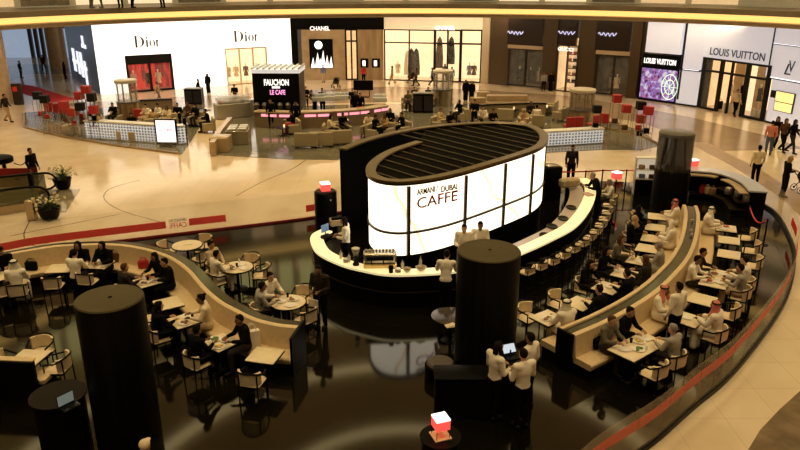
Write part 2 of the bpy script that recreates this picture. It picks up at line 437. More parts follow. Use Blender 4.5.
# taupe ring inlay in the marble, and brown inlay at lower right
def inlay(n,pts,m,z=.004,sm=0):
    p=[A2(*q) for q in pts]
    if sm: p=smooth(p,sm,True)
    mb=MB(); mb.prism(p,-.05,z); struct('trim_%d'%n,mb,m)
inlay(1,[(60,104),(180,97),(300,91),(390,86.5),(480,90),(560,95),(620,104),(690,117),(768,136),(800,147),(800,149),(770,150),(722,151),(690,140),(640,122),(560,112),(480,107),(390,102),(300,104),(200,108),(120,116)],taupe)
inlay(2,[(745,455),(760,430),(780,409),(800,391),(840,360),(900,420),(800,480)],brownm)
q3=smooth([A2(*q) for q in [(698,142.5),(718,153.5),(741,165),(769,182),(797,201),(816,218)]],6); mb=MB(); mb.sweep(q3,[(-.55,-.05),(.55,-.05),(.55,.006),(-.55,.006)]); struct('trim_3',mb,taninlay)
# thin arcs in the marble (dark joint lines)
n=4
for pts in ([(236,196),(262,182),(290,170),(306,160)],[(66,236),(36,246),(24,236),(30,220)],[(160,222),(120,210),(104,198),(112,188),(140,180)],[(10,236),(60,226),(120,214)]):
    p=smooth([A2(*q) for q in pts],8); mb=MB(); mb.sweep(p,[(-.025,-.02),(.025,-.02),(.025,.003),(-.025,.003)]); struct('trim_%d'%n,mb,brownm); n+=1
# entrance mat and red carpet lying on the floor
def slab(name,pts,z0,z1,m,label,cat,kind=None,sm=0):
    p=[A2(*q) for q in pts]
    if sm: p=smooth(p,sm,True)
    c=sum(p,Vector((0,0)))/len(p); mb=MB(); mb.prism([q-c for q in p],z0,z1); return mb.build(name,m,None,30,label=label,cat=cat,kind=kind,loc=(c.x,c.y,0))
slab('red_carpet',[(20,84.5),(33,86),(76,99.5),(52,102.5),(21,93)],0,.02,redc,'long red carpet running across the pale floor at the hall entrance','carpet')
slab('floor_mat',[(56,190),(80,189.5),(66,212),(40,214)],0,.02,greym,'dark grey mat at the foot of the escalator','mat')
# ---------------------------------------------------------------- storefront walls
class Wall:
    def __init__(s,a,b):
        s.a=A2(*a); s.b=A2(*b); s.t=(s.b-s.a).normalized(); s.n=Vector((s.t.y,-s.t.x)); s.L=(s.b-s.a).length
    def at(s,x,y):
        u=(x-400)/F; v=-(y-225)/F
        d=Vector((u,math.cos(PT)+v*math.sin(PT),-math.sin(PT)+v*math.cos(PT)))
        k=s.a.dot(s.n)/Vector((d.x,d.y)).dot(s.n); p=d*k
        return (Vector((p.x,p.y))-s.a).dot(s.t), H+p.z
    def pt(s,q,z,d=0): p=s.a+s.t*q+s.n*d; return Vector((p.x,p.y,z))
    def sbox(s,mb,s0,s1,z0,z1,d0=-.3,d1=0):
        p=s.pt((s0+s1)/2,(z0+z1)/2,(d0+d1)/2); mb.box(p,(abs(s1-s0),abs(d1-d0),abs(z1-z0)),math.atan2(s.t.y,s.t.x)); return mb
    def rect(s,mb,x0,y0,x1,y1,d0=-.3,d1=0):
        ym=(y0+y1)/2; xm=(x0+x1)/2
        s0,_=s.at(x0,ym); s1,_=s.at(x1,ym); _,z1=s.at(xm,y0); _,z0=s.at(xm,y1); z0=max(z0,0)
        return s.sbox(mb,s0,s1,z0,z1,d0,d1)
ZT=6.3
def holes_wall(w,mb,openings,s0=None,s1=None,d0=-.3,d1=0,zt=ZT):
    """wall front with real openings: openings = [(s0,s1,z0,z1)], sorted along the wall"""
    s0=0 if s0 is None else s0; s1=w.L if s1 is None else s1; cur=s0
    for a,b,z0,z1 in openings:
        if a>cur: w.sbox(mb,cur,a,0,zt,d0,d1)
        if z0>.01: w.sbox(mb,a,b,0,z0,d0,d1)
        if z1<zt: w.sbox(mb,a,b,z1,zt,d0,d1)
        cur=b
    if cur<s1: w.sbox(mb,cur,s1,0,zt,d0,d1)
def opx(w,x0,y0,x1,y1):
    ym=(y0+y1)/2; xm=(x0+x1)/2
    return (w.at(x0,ym)[0],w.at(x1,ym)[0],max(0,w.at(xm,y1)[1]),w.at(xm,y0)[1])
WD=Wall((101,95),(293,80)); WC=Wall((293,80),(384,80)); WC2=Wall((384,80),(482,83)); WB=Wall((482,83.2),(640,99))
WL1=Wall((638,99),(697,107.3)); WL2=Wall((697,107.3),(764,121.8)); WL3=Wall((763.5,121.7),(830,139)); WS=Wall((72,77),(101,95))
litred=noisy('lit red display wall',(.62,.02,.02),(.16,.004,.006),1.6,.5,stretch=(1.6,1.6,.35),lo=.42,hi=.56)
_n=litred.node_tree; _n.links.new([n for n in _n.nodes if n.type=='VALTORGB'][0].outputs[0],_n.nodes['Principled BSDF'].inputs['Emission Color']); _n.nodes['Principled BSDF'].inputs['Emission Strength'].default_value=.5
litwarm=noisy('lit warm shop wall',(.8,.6,.35),(.45,.27,.12),.7,.5)
_b=litwarm.node_tree.nodes['Principled BSDF']; _b.inputs['Emission Color'].default_value=(1,.68,.34,1); _b.inputs['Emission Strength'].default_value=.55
litcream=noisy('lit cream shop wall',(.85,.72,.5),(.7,.5,.28),.6,.5)
_b=litcream.node_tree.nodes['Principled BSDF']; _b.inputs['Emission Color'].default_value=(1,.78,.48,1); _b.inputs['Emission Strength'].default_value=.75
dimshop=noisy('dim shop interior',(.06,.04,.02),(.2,.13,.06),1.4,.4)
# --- white facade, left
mb=MB(); op1=opx(WD,127.5,54.5,172,88.5); op2=opx(WD,226.5,47.5,267,83.5); op1=(op1[0],op1[1],0,op1[3]); op2=(op2[0],op2[1],0,op2[3])
holes_wall(WD,mb,[op1,op2]); struct('wall_left',mb,dior)
def interior(w,o,m,depth,num,fl=None):
    mb=MB(); w.sbox(mb,o[0]-.3,o[1]+.3,0,o[3]+.3,-depth-.1,-depth)
    w.sbox(mb,o[0]-.4,o[0]-.3,0,o[3]+.3,-depth,-.3); w.sbox(mb,o[1]+.3,o[1]+.4,0,o[3]+.3,-depth,-.3); w.sbox(mb,o[0]-.3,o[1]+.3,o[3]+.3,o[3]+.4,-depth,-.3)
    struct('wall_interior_%d'%num,mb,m)
def frame(w,o,num,m,t=.12,mull=0,glass=None,d1=.04,trans=None,named='window',top=None):
    mb=MB(); 
    for k in range(mull+2):
        s=o[0]+(o[1]-o[0])*k/(mull+1); w.sbox(mb,s-t/2,s+t/2,o[2],o[3],-.2,d1)
    w.sbox(mb,o[0],o[1],o[3]-(top or t),o[3],-.2,d1); w.sbox(mb,o[0],o[1],o[2],o[2]+t*.7,-.2,d1)
    if trans: w.sbox(mb,o[0],o[1],trans-t/2,trans+t/2,-.2,d1)
    f=struct('%s_%d'%(named,num),mb,m)
    if glass: g=MB(); w.sbox(g,o[0]+t/2,o[1]-t/2,o[2]+t*.7,o[3]-t,-.12,-.1); g.build('pane',glass,f)
    return f
clear=glassy('shop glass',(.8,.8,.75),.07)
interior(WD,op1,litred,2.2,1); frame(WD,op1,1,blackm,.18,1,clear,top=.75)
interior(WD,op2,litcream,2.2,2); frame(WD,op2,2,mat('pale frame',(.6,.52,.4),.4),.1,2,clear,top=.12)
# letters: D i o r built as strokes (thick and thin) for a serif look
def serif(w,x0,x1,ytop,ybase,label):
    mb=MB(); xm=(x0+x1)/2; s0=w.at(x0,(ytop+ybase)/2)[0]; s1=w.at(x1,(ytop+ybase)/2)[0]; zb=w.at(xm,ybase)[1]; zt=w.at(xm,ytop)[1]
    hh=zt-zb; ww=s1-s0
    def P(u,v): return (s0+u*ww,zb+v*hh)
    def bar(u0,v0,u1,v1): a=P(u0,v0);b=P(u1,v1); w.sbox(mb,a[0],b[0],a[1],b[1],.02,.07)
    def arc(cu,cv,ru,rv,a0,a1,thick,thin):
        N=18; outer=[];inner=[]
        for i in range(N+1):
            a=math.radians(a0+(a1-a0)*i/N); k=1.35*(thin+(thick-thin)*abs(math.cos(a)))
            outer.append((cu+ru*math.cos(a),cv+rv*math.sin(a))); inner.append((cu+(ru-k)*math.cos(a),cv+(rv-thin*ww/hh)*math.sin(a)))
        for i in range(N):
            q=[outer[i],outer[i+1],inner[i+1],inner[i]]
            vs=[]
            for d in (.02,.07):
                for u,v in q: s_,z_=P(u,v); vs.append(w.pt(s_,z_,d))
            mb.add(vs,[(0,1,2,3),(7,6,5,4),(0,4,5,1),(1,5,6,2),(2,6,7,3),(3,7,4,0)])
    bar(.05,0,.13,1); bar(0,0,.2,.03); bar(0,.97,.2,1); arc(.16,.5,.25,.5,-90,90,.07,.02)
    bar(.48,0,.545,.62); bar(.45,0,.58,.03); bar(.45,.6,.54,.63); mb.lathe(w.pt(*P(.515,.80),.045),[(.02,-.07),(.09,-.06),(.09,.06),(.02,.07)],10)
    arc(.72,.31,.115,.31,0,360,.045,.015)
    bar(.875,0,.935,.62); bar(.85,0,.97,.03); arc(.965,.45,.05,.17,60,180,.03,.02)
    return mb.build('sign_lettering',mat('charcoal sign',(.08,.07,.06),.4),None,label=label,cat='sign')
serif(WD,133.5,159,35.5,47,'tall dark serif letters above the red shop window')
serif(WD,233,257.5,30.5,41.5,'tall dark serif letters above the cream shop window')
# --- black fascia boutique (left half) and cream half
mb=MB(); o3=opx(WC,302,30,346,79); WC.sbox(mb,0,.6,0,ZT); WC.rect(mb,293,17,384,29.5,-.3,.05); struct('wall_back',mb,black)
mb=MB(); WC.rect(mb,302,29,346,80.5,-.3,-.02); struct('wall_back_panel',mb,tan)
mb=MB(); WC.rect(mb,357,29,383.5,80.5,-.3,-.02); struct('wall_back_panel',mb,noisy('veined tan stone',(.42,.3,.17),(.3,.2,.1),2.5,.25,stretch=(1,1,.15)))
o4=opx(WC,346,29,357,79); o4=(o4[0],o4[1],0,o4[3]); interior(WC,o4,litwarm,1.5,3); frame(WC,o4,1,blackm,.14,1,clear,named='door',trans=o4[3]-1.1)
# night picture with moon and white peaks, flat in the niche
th=thing('display_picture','black window picture with white moon and white pointed peaks','picture',WC.pt(*WC.at(321,68),.0))
def on_wall(w,mb,parent): 
    mb.v=[(x-parent.location.x,y-parent.location.y,z-parent.location.z) for x,y,z in mb.v]; return mb
mb=MB(); WC.rect(mb,309.5,39,333,68,-.02,.06); on_wall(WC,mb,th).build('panel',black,th)
glow=mat('lit white cutout',(.9,.9,.9),.4,emit=(1,.98,.94),es=.9)
mb=MB(); a=WC.at(318.5,45); rr=abs(WC.at(322.5,45)[0]-a[0]); mb.prism([(rr*math.cos(i*PI/8),rr*math.sin(i*PI/8)) for i in range(16)],0,.04)
ct=WC.pt(a[0],a[1],.07); mb.v=[tuple(ct+Vector((WC.t.x*x,WC.t.y*x,0))+Vector((0,0,y))+Vector((WC.n.x,WC.n.y,0))*z-th.location) for x,y,z in mb.v]; mb.build('moon',glow,th)
for x,yt,wd in ((313,57,2),(317.5,52,2.4),(323,50,2.6),(327,55,2.2),(331,56,2),(320,58,2)):
    mb=MB(); p=[WC.at(x-wd,67.5),WC.at(x+wd,67.5),WC.at(x+.3,yt)]
    vs=[WC.pt(s_,z_,d)-th.location for d in (.06,.11) for s_,z_ in p]; mb.add(vs,[(0,1,2),(5,4,3),(0,3,4,1),(1,4,5,2),(2,5,3,0)]); mb.build('peak',glow,th)
for i,x in enumerate((364.5,376)):
    t=thing('framed_poster','small black framed poster with white figure, %s of the pair'%('left' if i==0 else 'right'),'poster',WC.pt(*WC.at(x,67),0))
    mb=MB(); WC.rect(mb,x-4,58.5,x+4,67.5,-.02,.05); on_wall(WC,mb,t).build('frame',black,t)
    mb=MB(); WC.rect(mb,x-2,60.5,x+1,66,.05,.07); on_wall(WC,mb,t).build('print',glow,t)
text('CHANEL',WC.pt(*WC.at(320,28.3),.12),(WC.t.x,WC.t.y,0),abs(WC.at(330,28)[0]-WC.at(310,28)[0]),.38,glow,label='white capital letters on black fascia above the peak picture',bold=.02)
o5=opx(WC2,384.5,29.5,434,80); o6=opx(WC2,435,29.5,460,80); o7=opx(WC2,461,29.5,481,81)
for o in (o5,o6,o7): pass
o5,o6,o7=[(o[0],o[1],0,o[3]) for o in (o5,o6,o7)]
mb=MB(); holes_wall(WC2,mb,[o5,o6,o7]); struct('wall_back_upper',mb,mat('lit cream header',(.8,.66,.45),.5,emit=(1,.8,.52),es=.28))
mb=MB(); a=(o5[0],o7[1],0,o5[3]); interior(WC2,a,litcream,3,4)
frame(WC2,o5,3,blackm,.1,1,clear,trans=o5[3]-1.2); frame(WC2,o6,2,blackm,.14,1,clear,named='door',trans=o5[3]-1.2); frame(WC2,o7,4,blackm,.14,0,clear,trans=o5[3]-1.2)
text('CHANEL',WC2.pt(*WC2.at(445,28),.1),(WC2.t.x,WC2.t.y,0),abs(WC2.at(455,28)[0]-WC2.at(435,28)[0]),.34,glow,label='white glowing capital letters on the cream storefront header',bold=.02)
mb=MB(); WC2.rect(mb,482,17,489.5,83,-.5,.25); struct('wall_back_pier',mb,mat('pale pier',(.62,.5,.34),.4))
# hanging garments and cabinets inside the cream shop
k=0
for x,y0,y1,c,lb in ((408,50,78,'black','black coat'),(413,50,77,'dark','dark coat'),(404,52,77,'white','pale coat'),(449,38,66,'black','long black panel curtain'),(437,38,70,'brown','brown curtain')):
    s_,zb=WC2.at(x,y1); s_,zt=WC2.at(x,y0)
    mb=MB(); mb.lathe(WC2.pt(s_,max(zb,.1),-1.6),[(.34,0),(.36,.3*(zt-zb)),(.28,.7*(zt-zb)),(.22,.9*(zt-zb)),(.05,zt-zb)],12,1,.5); mb.build('hanging_garment',cloth(c),None,label=lb+' hanging inside the cream boutique',cat='garment')
# --- brown bronze storefront with two shops
brz=mat('bronze wall panel',(.10,.066,.034),.25,.4); brz2=mat('dark red brown panel',(.022,.011,.006),.25)
mb=MB(); WB.sbox(mb,WB.at(489.5,60)[0],WB.at(508,60)[0],0,ZT); WB.sbox(mb,WB.at(543,60)[0],WB.at(556.5,60)[0],0,ZT,-.3,.15); WB.sbox(mb,WB.at(577,60)[0],WB.at(596,60)[0],0,ZT); WB.sbox(mb,WB.at(630,60)[0],WB.at(640,60)[0],0,ZT,-.3,.15); struct('wall_right_back',mb,brz)
mb=MB(); WB.rect(mb,508,17,543,46,-.3,.02); WB.rect(mb,556.5,17,577,45,-.3,.02); WB.rect(mb,596,18,630,52,-.3,.02); struct('wall_right_back_header',mb,brz2)
mb=MB(); WB.rect(mb,508,45.5,543,49,-.3,.05); WB.rect(mb,596,51,630,55,-.3,.05); struct('trim_8',mb,mat('pale bronze band',(.45,.33,.2),.4))
n=5
for (x0,y0,x1,y1,im) in ((508,49,543,84,dimshop),(556.5,45,577,89,litwarm),(596,55,630,95,dimshop)):
    o=opx(WB,x0,y0,x1,y1); o=(o[0],o[1],0 if im is litwarm else .12,o[3]); interior(WB,o,im,2.5,n); frame(WB,o,n,bronze2,.1,1,clear); n+=1
text('GUCCI',WB.pt(*WB.at(566,49.2),.1),(WB.t.x,WB.t.y,0),abs(WB.at(573,49)[0]-WB.at(557.5,49)[0]),.3,glow,label='small white capital letters above the warm lit brown doorway',bold=.02)
blueglow=mat('pale blue neon',(.5,.5,.8),.4,emit=(.7,.7,1),es=.8)
for x,y,lb in ((516,32.5,'small blue lit script on left brown panel'),(567,32.5,'small blue lit script on middle brown panel'),(608,34,'small blue lit script on right brown panel')):
    mb=MB(); s_,z_=WB.at(x,y); c=[WB.pt(s_+i*.11-.8,z_+.12*math.sin(i*1.9)*(1 if i%3 else 1.6),.08) for i in range(15)]; mb.tube(c,.035,5); mb.build('neon_script',blueglow,None,label=lb,cat='sign')
# bags and shelves in the brown windows
def handbag_mb(w=.4,h=.3,d=.16):
    mb=MB(); mb.box((0,0,h/2),(w,d,h),0,.03); mb.tube([(w*.3*math.cos(a*PI/8),0,h-.01+h*.6*math.sin(a*PI/8)) for a in range(9)],.014,6); return mb
lbs=['first','second','third','fourth','fifth','sixth']
def mannequin(loc,rz,c,label):
    t=thing('mannequin',label,'mannequin',loc,rz)
    mb=MB(); mb.cyl((0,0,0),.18,.03); mb.tube([(0,0,.02),(0,0,.8)],.02); mb.build('stand',chrome,t)
    mb=MB(); mb.lathe((0,0,.55),[(.24,0),(.2,.25),(.14,.42),(.19,.72),(.19,.85),(.06,.9)],14,1,.65); 
    for s in (-1,1): mb.cap((s*.19,0,1.38),(s*.24,.04,.95),.055,.04)
    mb.build('dress',cloth(c),t)
    mb=MB(); mb.cap((0,0,1.42),(0,0,1.55),.045,.045); mb.ell((0,0,1.62),(.075,.09,.11)); mb.build('head',wcer,t)
for x,c,l in ((135,'beige','mannequin in beige dress at left of the red window'),(150.5,'dark','mannequin in dark dress at centre of the red window'),(160,'cream','mannequin in cream dress at right of the red window')):
    mannequin(WD.pt(WD.at(x,70)[0],0,-.9),PI,c,l)
for x,c,l in ((515,'dark','dark mannequin at left of the dim brown window'),(526,'dark','mannequin with dark clothes in centre of the dim brown window'),(535,'grey','grey clothed mannequin at right of the dim brown window')):
    mannequin(WB.pt(WB.at(x,70)[0],0,-.9),PI,c,l)
for x,c,l in ((609,'grey','grey mannequin at left of window beside the colour screen'),(614,'cream','cream mannequin at right of window beside the colour screen')):
    mannequin(WB.pt(WB.at(x,70)[0],0,-.9),PI,c,l)
for x,c,l in ((468,'blue','mannequin in blue top in the tall right-end window of the cream shop'),(473,'brown','mannequin in brown behind the blue one in the cream shop'),(395,'cream','mannequin in cream coat at left end of the cream shop')):
    mannequin(WC2.pt(WC2.at(x,60)[0],0,-1.2),PI,c,l)
for i,x in enumerate((232,240,250,261)):
    mannequin(WD.pt(WD.at(x,60)[0],0,-1.3),PI,('tan','beige','brown','cream')[i],'%s mannequin in the cream window of the white facade'%(('tan','beige','brown','cream')[i]))
# shelf of bags inside the warm doorway
t=thing('display_shelving','tall shelving of small goods inside the warm brown doorway','shelf',WB.pt(WB.at(566.5,70)[0],0,-2.1),math.atan2(WB.t.y,WB.t.x))
mb=MB()
for s in (-1,0,1): mb.box((s*.9,0,1.8),(.05,.3,3.6))
mb.build('upright',bronze2,t); 
for z in (.5,1.1,1.7,2.3,2.9,3.5): mb=MB(); mb.box((0,0,z),(1.85,.3,.05)); mb.build('shelf',bronze2,t)
for i in range(18):
    z=(.525,1.125,1.725,2.325,2.925)[i%5]; c=('red','tan','brown','cream','black')[R.randrange(5)]
    o=handbag_mb(.3,.25,.15).build('handbag',cloth(c),None,label='%s handbag on the lit shelving inside the brown doorway'%c,cat='handbag',group='bags on the doorway shelving',loc=t.matrix_basis@Vector((-.75+.5*(i//5),0,z)) if 0 else (Matrix.Translation(t.location)@Matrix.Rotation(t.rotation_euler.z,4,'Z'))@Vector((-.7+.45*(i//5),0,z)),rz=t.rotation_euler.z)
# --- right: grey lit panels, colour screen, tall doorway
lvp=mat('satin grey panel',(.6,.58,.56),.35,emit=(.85,.85,.95),es=.34)
mb=MB(); WL1.sbox(mb,0,.15,0,ZT,-.3,.02); WL1.rect(mb,638,17,645,98,-.3,-.02); struct('wall_right_edge',mb,bronze2)
mb=MB(); WL1.rect(mb,645,22,682,53.5,-.3,.0); WL1.rect(mb,683.5,20,704.5,69.5,-.3,.0); WL1.rect(mb,677,71,700,109,-.3,.0)
WL2.rect(mb,704,20,772.5,62,-.3,.0); struct('wall_right',mb,lvp)
mb=MB(); WL3.rect(mb,767,22,840,46,-.3,0); WL3.rect(mb,767,47,840,83,-.3,0); WL3.rect(mb,767,84.5,840,140,-.3,0); struct('wall_right_side',mb,lvp)
mb=MB(); WL3.sbox(mb,-.2,WL3.L,0,ZT,-.5,-.32); WL1.sbox(mb,1.5,WL1.L+.5,0,ZT,-.5,-.32); struct('wall_right_backing',mb,blackm)
glowl=mat('light line',(.8,.8,.85),.4,emit=(.95,.93,1),es=1.3)
mb=MB(); WL3.rect(mb,766,82.6,840,83.2,.0,.03); WL3.rect(mb,770,46.6,840,47.1,.0,.03); WL1.rect(mb,683,69.6,699,70.1,.0,.03); struct('trim_9',mb,glowl)
mb=MB(); WL3.rect(mb,766,83.2,840,84.4,.0,.03); WL3.rect(mb,770,47.1,840,48,.0,.03); WL1.rect(mb,681,70.1,701,71.2,.0,.03); WL1.rect(mb,681.6,22,683.4,100,.0,.03); WL2.sbox(mb,WL2.at(703,40)[0],WL2.at(704.6,40)[0],2,ZT,0,.03); WL2.sbox(mb,WL2.at(771.3,50)[0],WL2.at(772.5,50)[0],2,ZT,0,.03); WL1.sbox(mb,0,WL1.L,0,.12,0,.04); WL3.sbox(mb,0,WL3.L,0,.12,0,.04); struct('trim_11',mb,blackm)
text('LOUIS VUITTON',WL2.pt(*WL2.at(737,54),.06),(WL2.t.x,WL2.t.y,0),WL2.at(764.5,56)[0]-WL2.at(709.5,52)[0],.52,mat('dark sign brown',(.03,.02,.015),.4),label='wide dark capital letters above the tall lit doorway',bold=.008)
t=thing('shop_sign','black sign strip with white capital letters above the colour screen','sign',WL1.pt(*WL1.at(661,62),0))
mb=MB(); WL1.rect(mb,643,54.5,679,68,-.05,.08); on_wall(WL1,mb,t).build('board',black,t)
text('LOUIS VUITTON',WL1.pt(*WL1.at(660.5,61.5),.1)-t.location,(WL1.t.x,WL1.t.y,0),WL1.at(676.5,62)[0]-WL1.at(644.5,60)[0],.42,glow,parent=t,bold=.03,name='lettering')
t=thing('monogram_sign','dark interlocked two letter monogram on grey panel','sign',WL3.pt(*WL3.at(791,68),.06))
_w=WL3.at(795.5,68)[0]-WL3.at(787,68)[0]
text('V',Vector((WL3.t.x,WL3.t.y,0))*_w*.13+Vector((0,0,.1)),(WL3.t.x,WL3.t.y,0),_w*.75,.72,mat('dark sign brown',(.03,.02,.015),.4),parent=t,name='letter')
text('L',Vector((WL3.t.x,WL3.t.y,0))*-_w*.1+Vector((0,0,-.1)),(WL3.t.x,WL3.t.y,.0),_w*.75,.72,mat('dark sign brown',(.03,.02,.015),.4),parent=t,name='letter',up=(WL3.t.x*.3,WL3.t.y*.3,.95))
# colour screen
scr=bpy.data.materials.new('colour screen'); scr.use_nodes=True; nt=scr.node_tree; b=nt.nodes['Principled BSDF']
tc=nt.nodes.new('ShaderNodeTexCoord'); vo=nt.nodes.new('ShaderNodeTexVoronoi'); vo.inputs['Scale'].default_value=3.4; cr=nt.nodes.new('ShaderNodeValToRGB'); no=nt.nodes.new('ShaderNodeTexNoise'); no.inputs['Scale'].default_value=2.2
nt.links.new(tc.outputs['Object'],no.inputs['Vector']); nt.links.new(tc.outputs['Object'],vo.inputs['Vector'])
mxn=nt.nodes.new('ShaderNodeMath'); mxn.operation='MULTIPLY_ADD'; mxn.inputs[1].default_value=.35; nt.links.new(vo.outputs['Distance'],mxn.inputs[0]); nt.links.new(no.outputs['Fac'],mxn.inputs[2]); nt.links.new(mxn.outputs[0],cr.inputs['Fac'])
E=cr.color_ramp.elements; E[0].position=.5; E[0].color=(.04,.02,.07,1); E[1].position=.82; E[1].color=(.6,.55,.6,1)
for p,c in ((.56,(.10,.03,.16)),(.62,(.5,.16,.3)),(.67,(.07,.08,.36)),(.74,(.34,.16,.45))): e=E.new(p); e.color=(*c,1)
nt.links.new(cr.outputs['Color'],b.inputs['Emission Color']); b.inputs['Emission Strength'].default_value=.8; b.inputs['Base Color'].default_value=(.02,.02,.02,1)
t=thing('display_screen','large colourful violet lit screen with pale green wheel','screen',WL1.pt(WL1.at(660,90)[0],0,0))
mb=MB(); WL1.rect(mb,639,67,678,102,-.2,.06); on_wall(WL1,mb,t).build('frame',black,t)
mb=MB(); WL1.rect(mb,641,69,676.5,99.5,.06,.08); on_wall(WL1,mb,t).build('panel',scr,t)
gg=mat('green glow',(.5,.7,.5),.4,emit=(.75,.95,.7),es=.8)
mb=MB(); sc_,zc_=WL1.at(670,87)
for rr in (.55,.95): mb.tube([WL1.pt(sc_+rr*math.cos(a*PI/12)*.7,zc_+rr*math.sin(a*PI/12),.1)-t.location for a in range(24)],.035,5,True)
for a in range(8): mb.tube([WL1.pt(sc_,zc_,.1)-t.location,WL1.pt(sc_+.95*math.cos(a*PI/4)*.7,zc_+.95*math.sin(a*PI/4),.1)-t.location],.02,5)
mb.build('wheel',gg,t)
# doorway
o=opx(WL2,704,62,768,119); zt=WL2.at(736,61)[1]; o=(WL2.at(699,90)[0],WL2.at(766.5,95)[0],0,zt); interior(WL2,o,litwarm,3.5,8)
for x,c,l in ((723,'white','mannequin in white top on plinth in the tall doorway left pane'),(735,'black','dark mannequin on plinth behind the tall doorway centre'),(752.5,'dark','dark mannequin on plinth behind the right pane of the tall doorway'),(758.5,'brown','brown mannequin on plinth behind the right pane of the tall doorway')):
    q=WL2.pt(WL2.at(x,90)[0],0,-.75); mb=MB(); mb.box((0,0,.3),(.55,.55,.6),0,.02); mb.build('plinth',white,None,label='white plinth under the '+l.split(' on ')[0]+(' at right' if x>745 else ''),cat='plinth',loc=q)
    mannequin(Vector((q.x,q.y,.6)),PI+.5,c,l)
for i in range(5):
    q=WL2.pt(WL2.at(712+11*i,90)[0],0,-2.6); mb=MB(); mb.box((0,0,1.7),(.9,.3,3.4),math.atan2(WL2.t.y,WL2.t.x),.02); mb.build('display_cabinet',(tan,litcream,tan,litcream,tan)[i],None,label='tall display cabinet at back of the tall doorway shop, %s from left'%lbs[i],cat='cabinet',loc=q)
mb=MB(); 
for x,tk in ((699.5,.22),(717.5,.25),(728,.1),(744,.3),(765.5,.25)):
    s_=WL2.at(x+1,90)[0]; WL2.sbox(mb,s_-tk/2,s_+tk/2,0,zt,-.15,.06)
WL2.sbox(mb,o[0],o[1],zt-.14,zt,-.15,.05); WL2.sbox(mb,o[0],o[1],zt-1.0,zt-.86,-.15,.05); WL2.sbox(mb,o[0],WL2.at(717,100)[0],0,.15,-.15,.05); WL2.sbox(mb,WL2.at(744,100)[0],o[1],0,.15,-.15,.05)
f=struct('door_3',mb,blackm); g=MB(); WL2.sbox(g,o[0],WL2.at(717,90)[0],.1,zt-.1,-.08,-.05); WL2.sbox(g,WL2.at(745,90)[0],o[1],.1,zt-.1,-.08,-.05); g.build('pane',clear,f)
# bright display cases in the right panels
yel=mat('lit display niche',(.8,.65,.25),.4,emit=(1,.78,.3),es=.75)
for x0,y0,x1,y1,l in ((772.5,91,777,97,'small dark display case at left of the lit niches'),(777,92.5,795,102.5,'upper lit yellow display niche in the grey wall'),(775.5,103,793,111.5,'lower lit yellow display niche in the grey wall')):
    t=thing('display_niche',l,'display case',WL3.pt(*WL3.at((x0+x1)/2,y1),0)); mb=MB(); WL3.rect(mb,x0-.7,y0-.7,x1+.7,y1+.7,-.05,.1); on_wall(WL3,mb,t).build('frame',bronze2,t); mb=MB(); WL3.rect(mb,x0,y0,x1,y1,.1,.12); on_wall(WL3,mb,t).build('panel',yel if 'yellow' in l else blackm,t)
# --- far left: dark storefront and corridor
slate=mat('slate wall',(.035,.04,.055),.3)
mb=MB(); WS.sbox(mb,0,WS.L,0,ZT,-.3,0); struct('wall_corridor_right',mb,slate)
coolw=mat('lit white strip',(.8,.85,.9),.4,emit=(.85,.9,1),es=.8)
mb=MB()
for x0,y0,x1,y1 in ((82,36,83.5,47),(82,44.5,86,48),(73.5,49,75.5,70),(78,52,79.5,73),(73.5,60,79.5,63),(81,53,83,76),(85.5,62,87,84),(81,66,87,69)): WS.rect(mb,x0,y0,x1,y1,0,.06)
mb.build('sign_lettering',coolw,None,label='tall white letter strokes on the slate side wall of the corridor',cat='sign')
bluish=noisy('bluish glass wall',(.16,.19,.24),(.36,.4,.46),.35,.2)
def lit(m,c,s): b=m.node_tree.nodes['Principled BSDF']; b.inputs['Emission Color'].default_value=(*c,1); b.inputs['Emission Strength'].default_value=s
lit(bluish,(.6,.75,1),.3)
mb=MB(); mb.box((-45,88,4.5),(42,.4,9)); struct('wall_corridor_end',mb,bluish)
p=[A2(*q) for q in [(5,84),(25,74),(72,74),(68,66),(30,64),(5,66)]]
mb=MB(); mb.prism(p,-.05,.006); struct('floor',mb,noisy('floor with painted blue reflection',(.2,.22,.25),(.3,.32,.34),.4,.15))  # reflection of the blue end wall painted as floor colour
mb=MB(); 
for x in (14,20,26,33,40,47,54): q=A(x,62); mb.box((q.x,87.6,4.5),(.4,.3,9))
mb.box((-45,87.6,3.6),(42,.3,.25)); struct('trim_10',mb,slate)
for i,(x,y,r_,m) in enumerate(((0,104,1.0,tan),(59.5,68,.95,taninlay))):
    q=A(x,y); mb=MB(); mb.lathe((0,0,0),[(r_,0),(r_,6.6)],28); struct('wall_column_%d'%i,mb,m).location=q
mb=MB(); q=A(19.5,104.5); mb.box((0,0,.8),(.7,.25,1.6),0,.04); t=mb.build('display_board',bronze2,None,label='dark board standing at the head of the red carpet',cat='board',loc=q,rz=.2); mb=MB(); mb.box((-.1,-.135,1.2),(.3,.02,.35)); mb.build('panel',red,t)
# ---------------------------------------------------------------- gallery ring, upper walls, ceiling
def arc(r,a0=8,a1=172,n=60,c=CEN): return [Vector((c.x+r*math.cos(math.radians(a1+(a0-a1)*i/n)),c.y+r*math.sin(math.radians(a1+(a0-a1)*i/n)))) for i in range(n+1)]
P=arc(27.0)
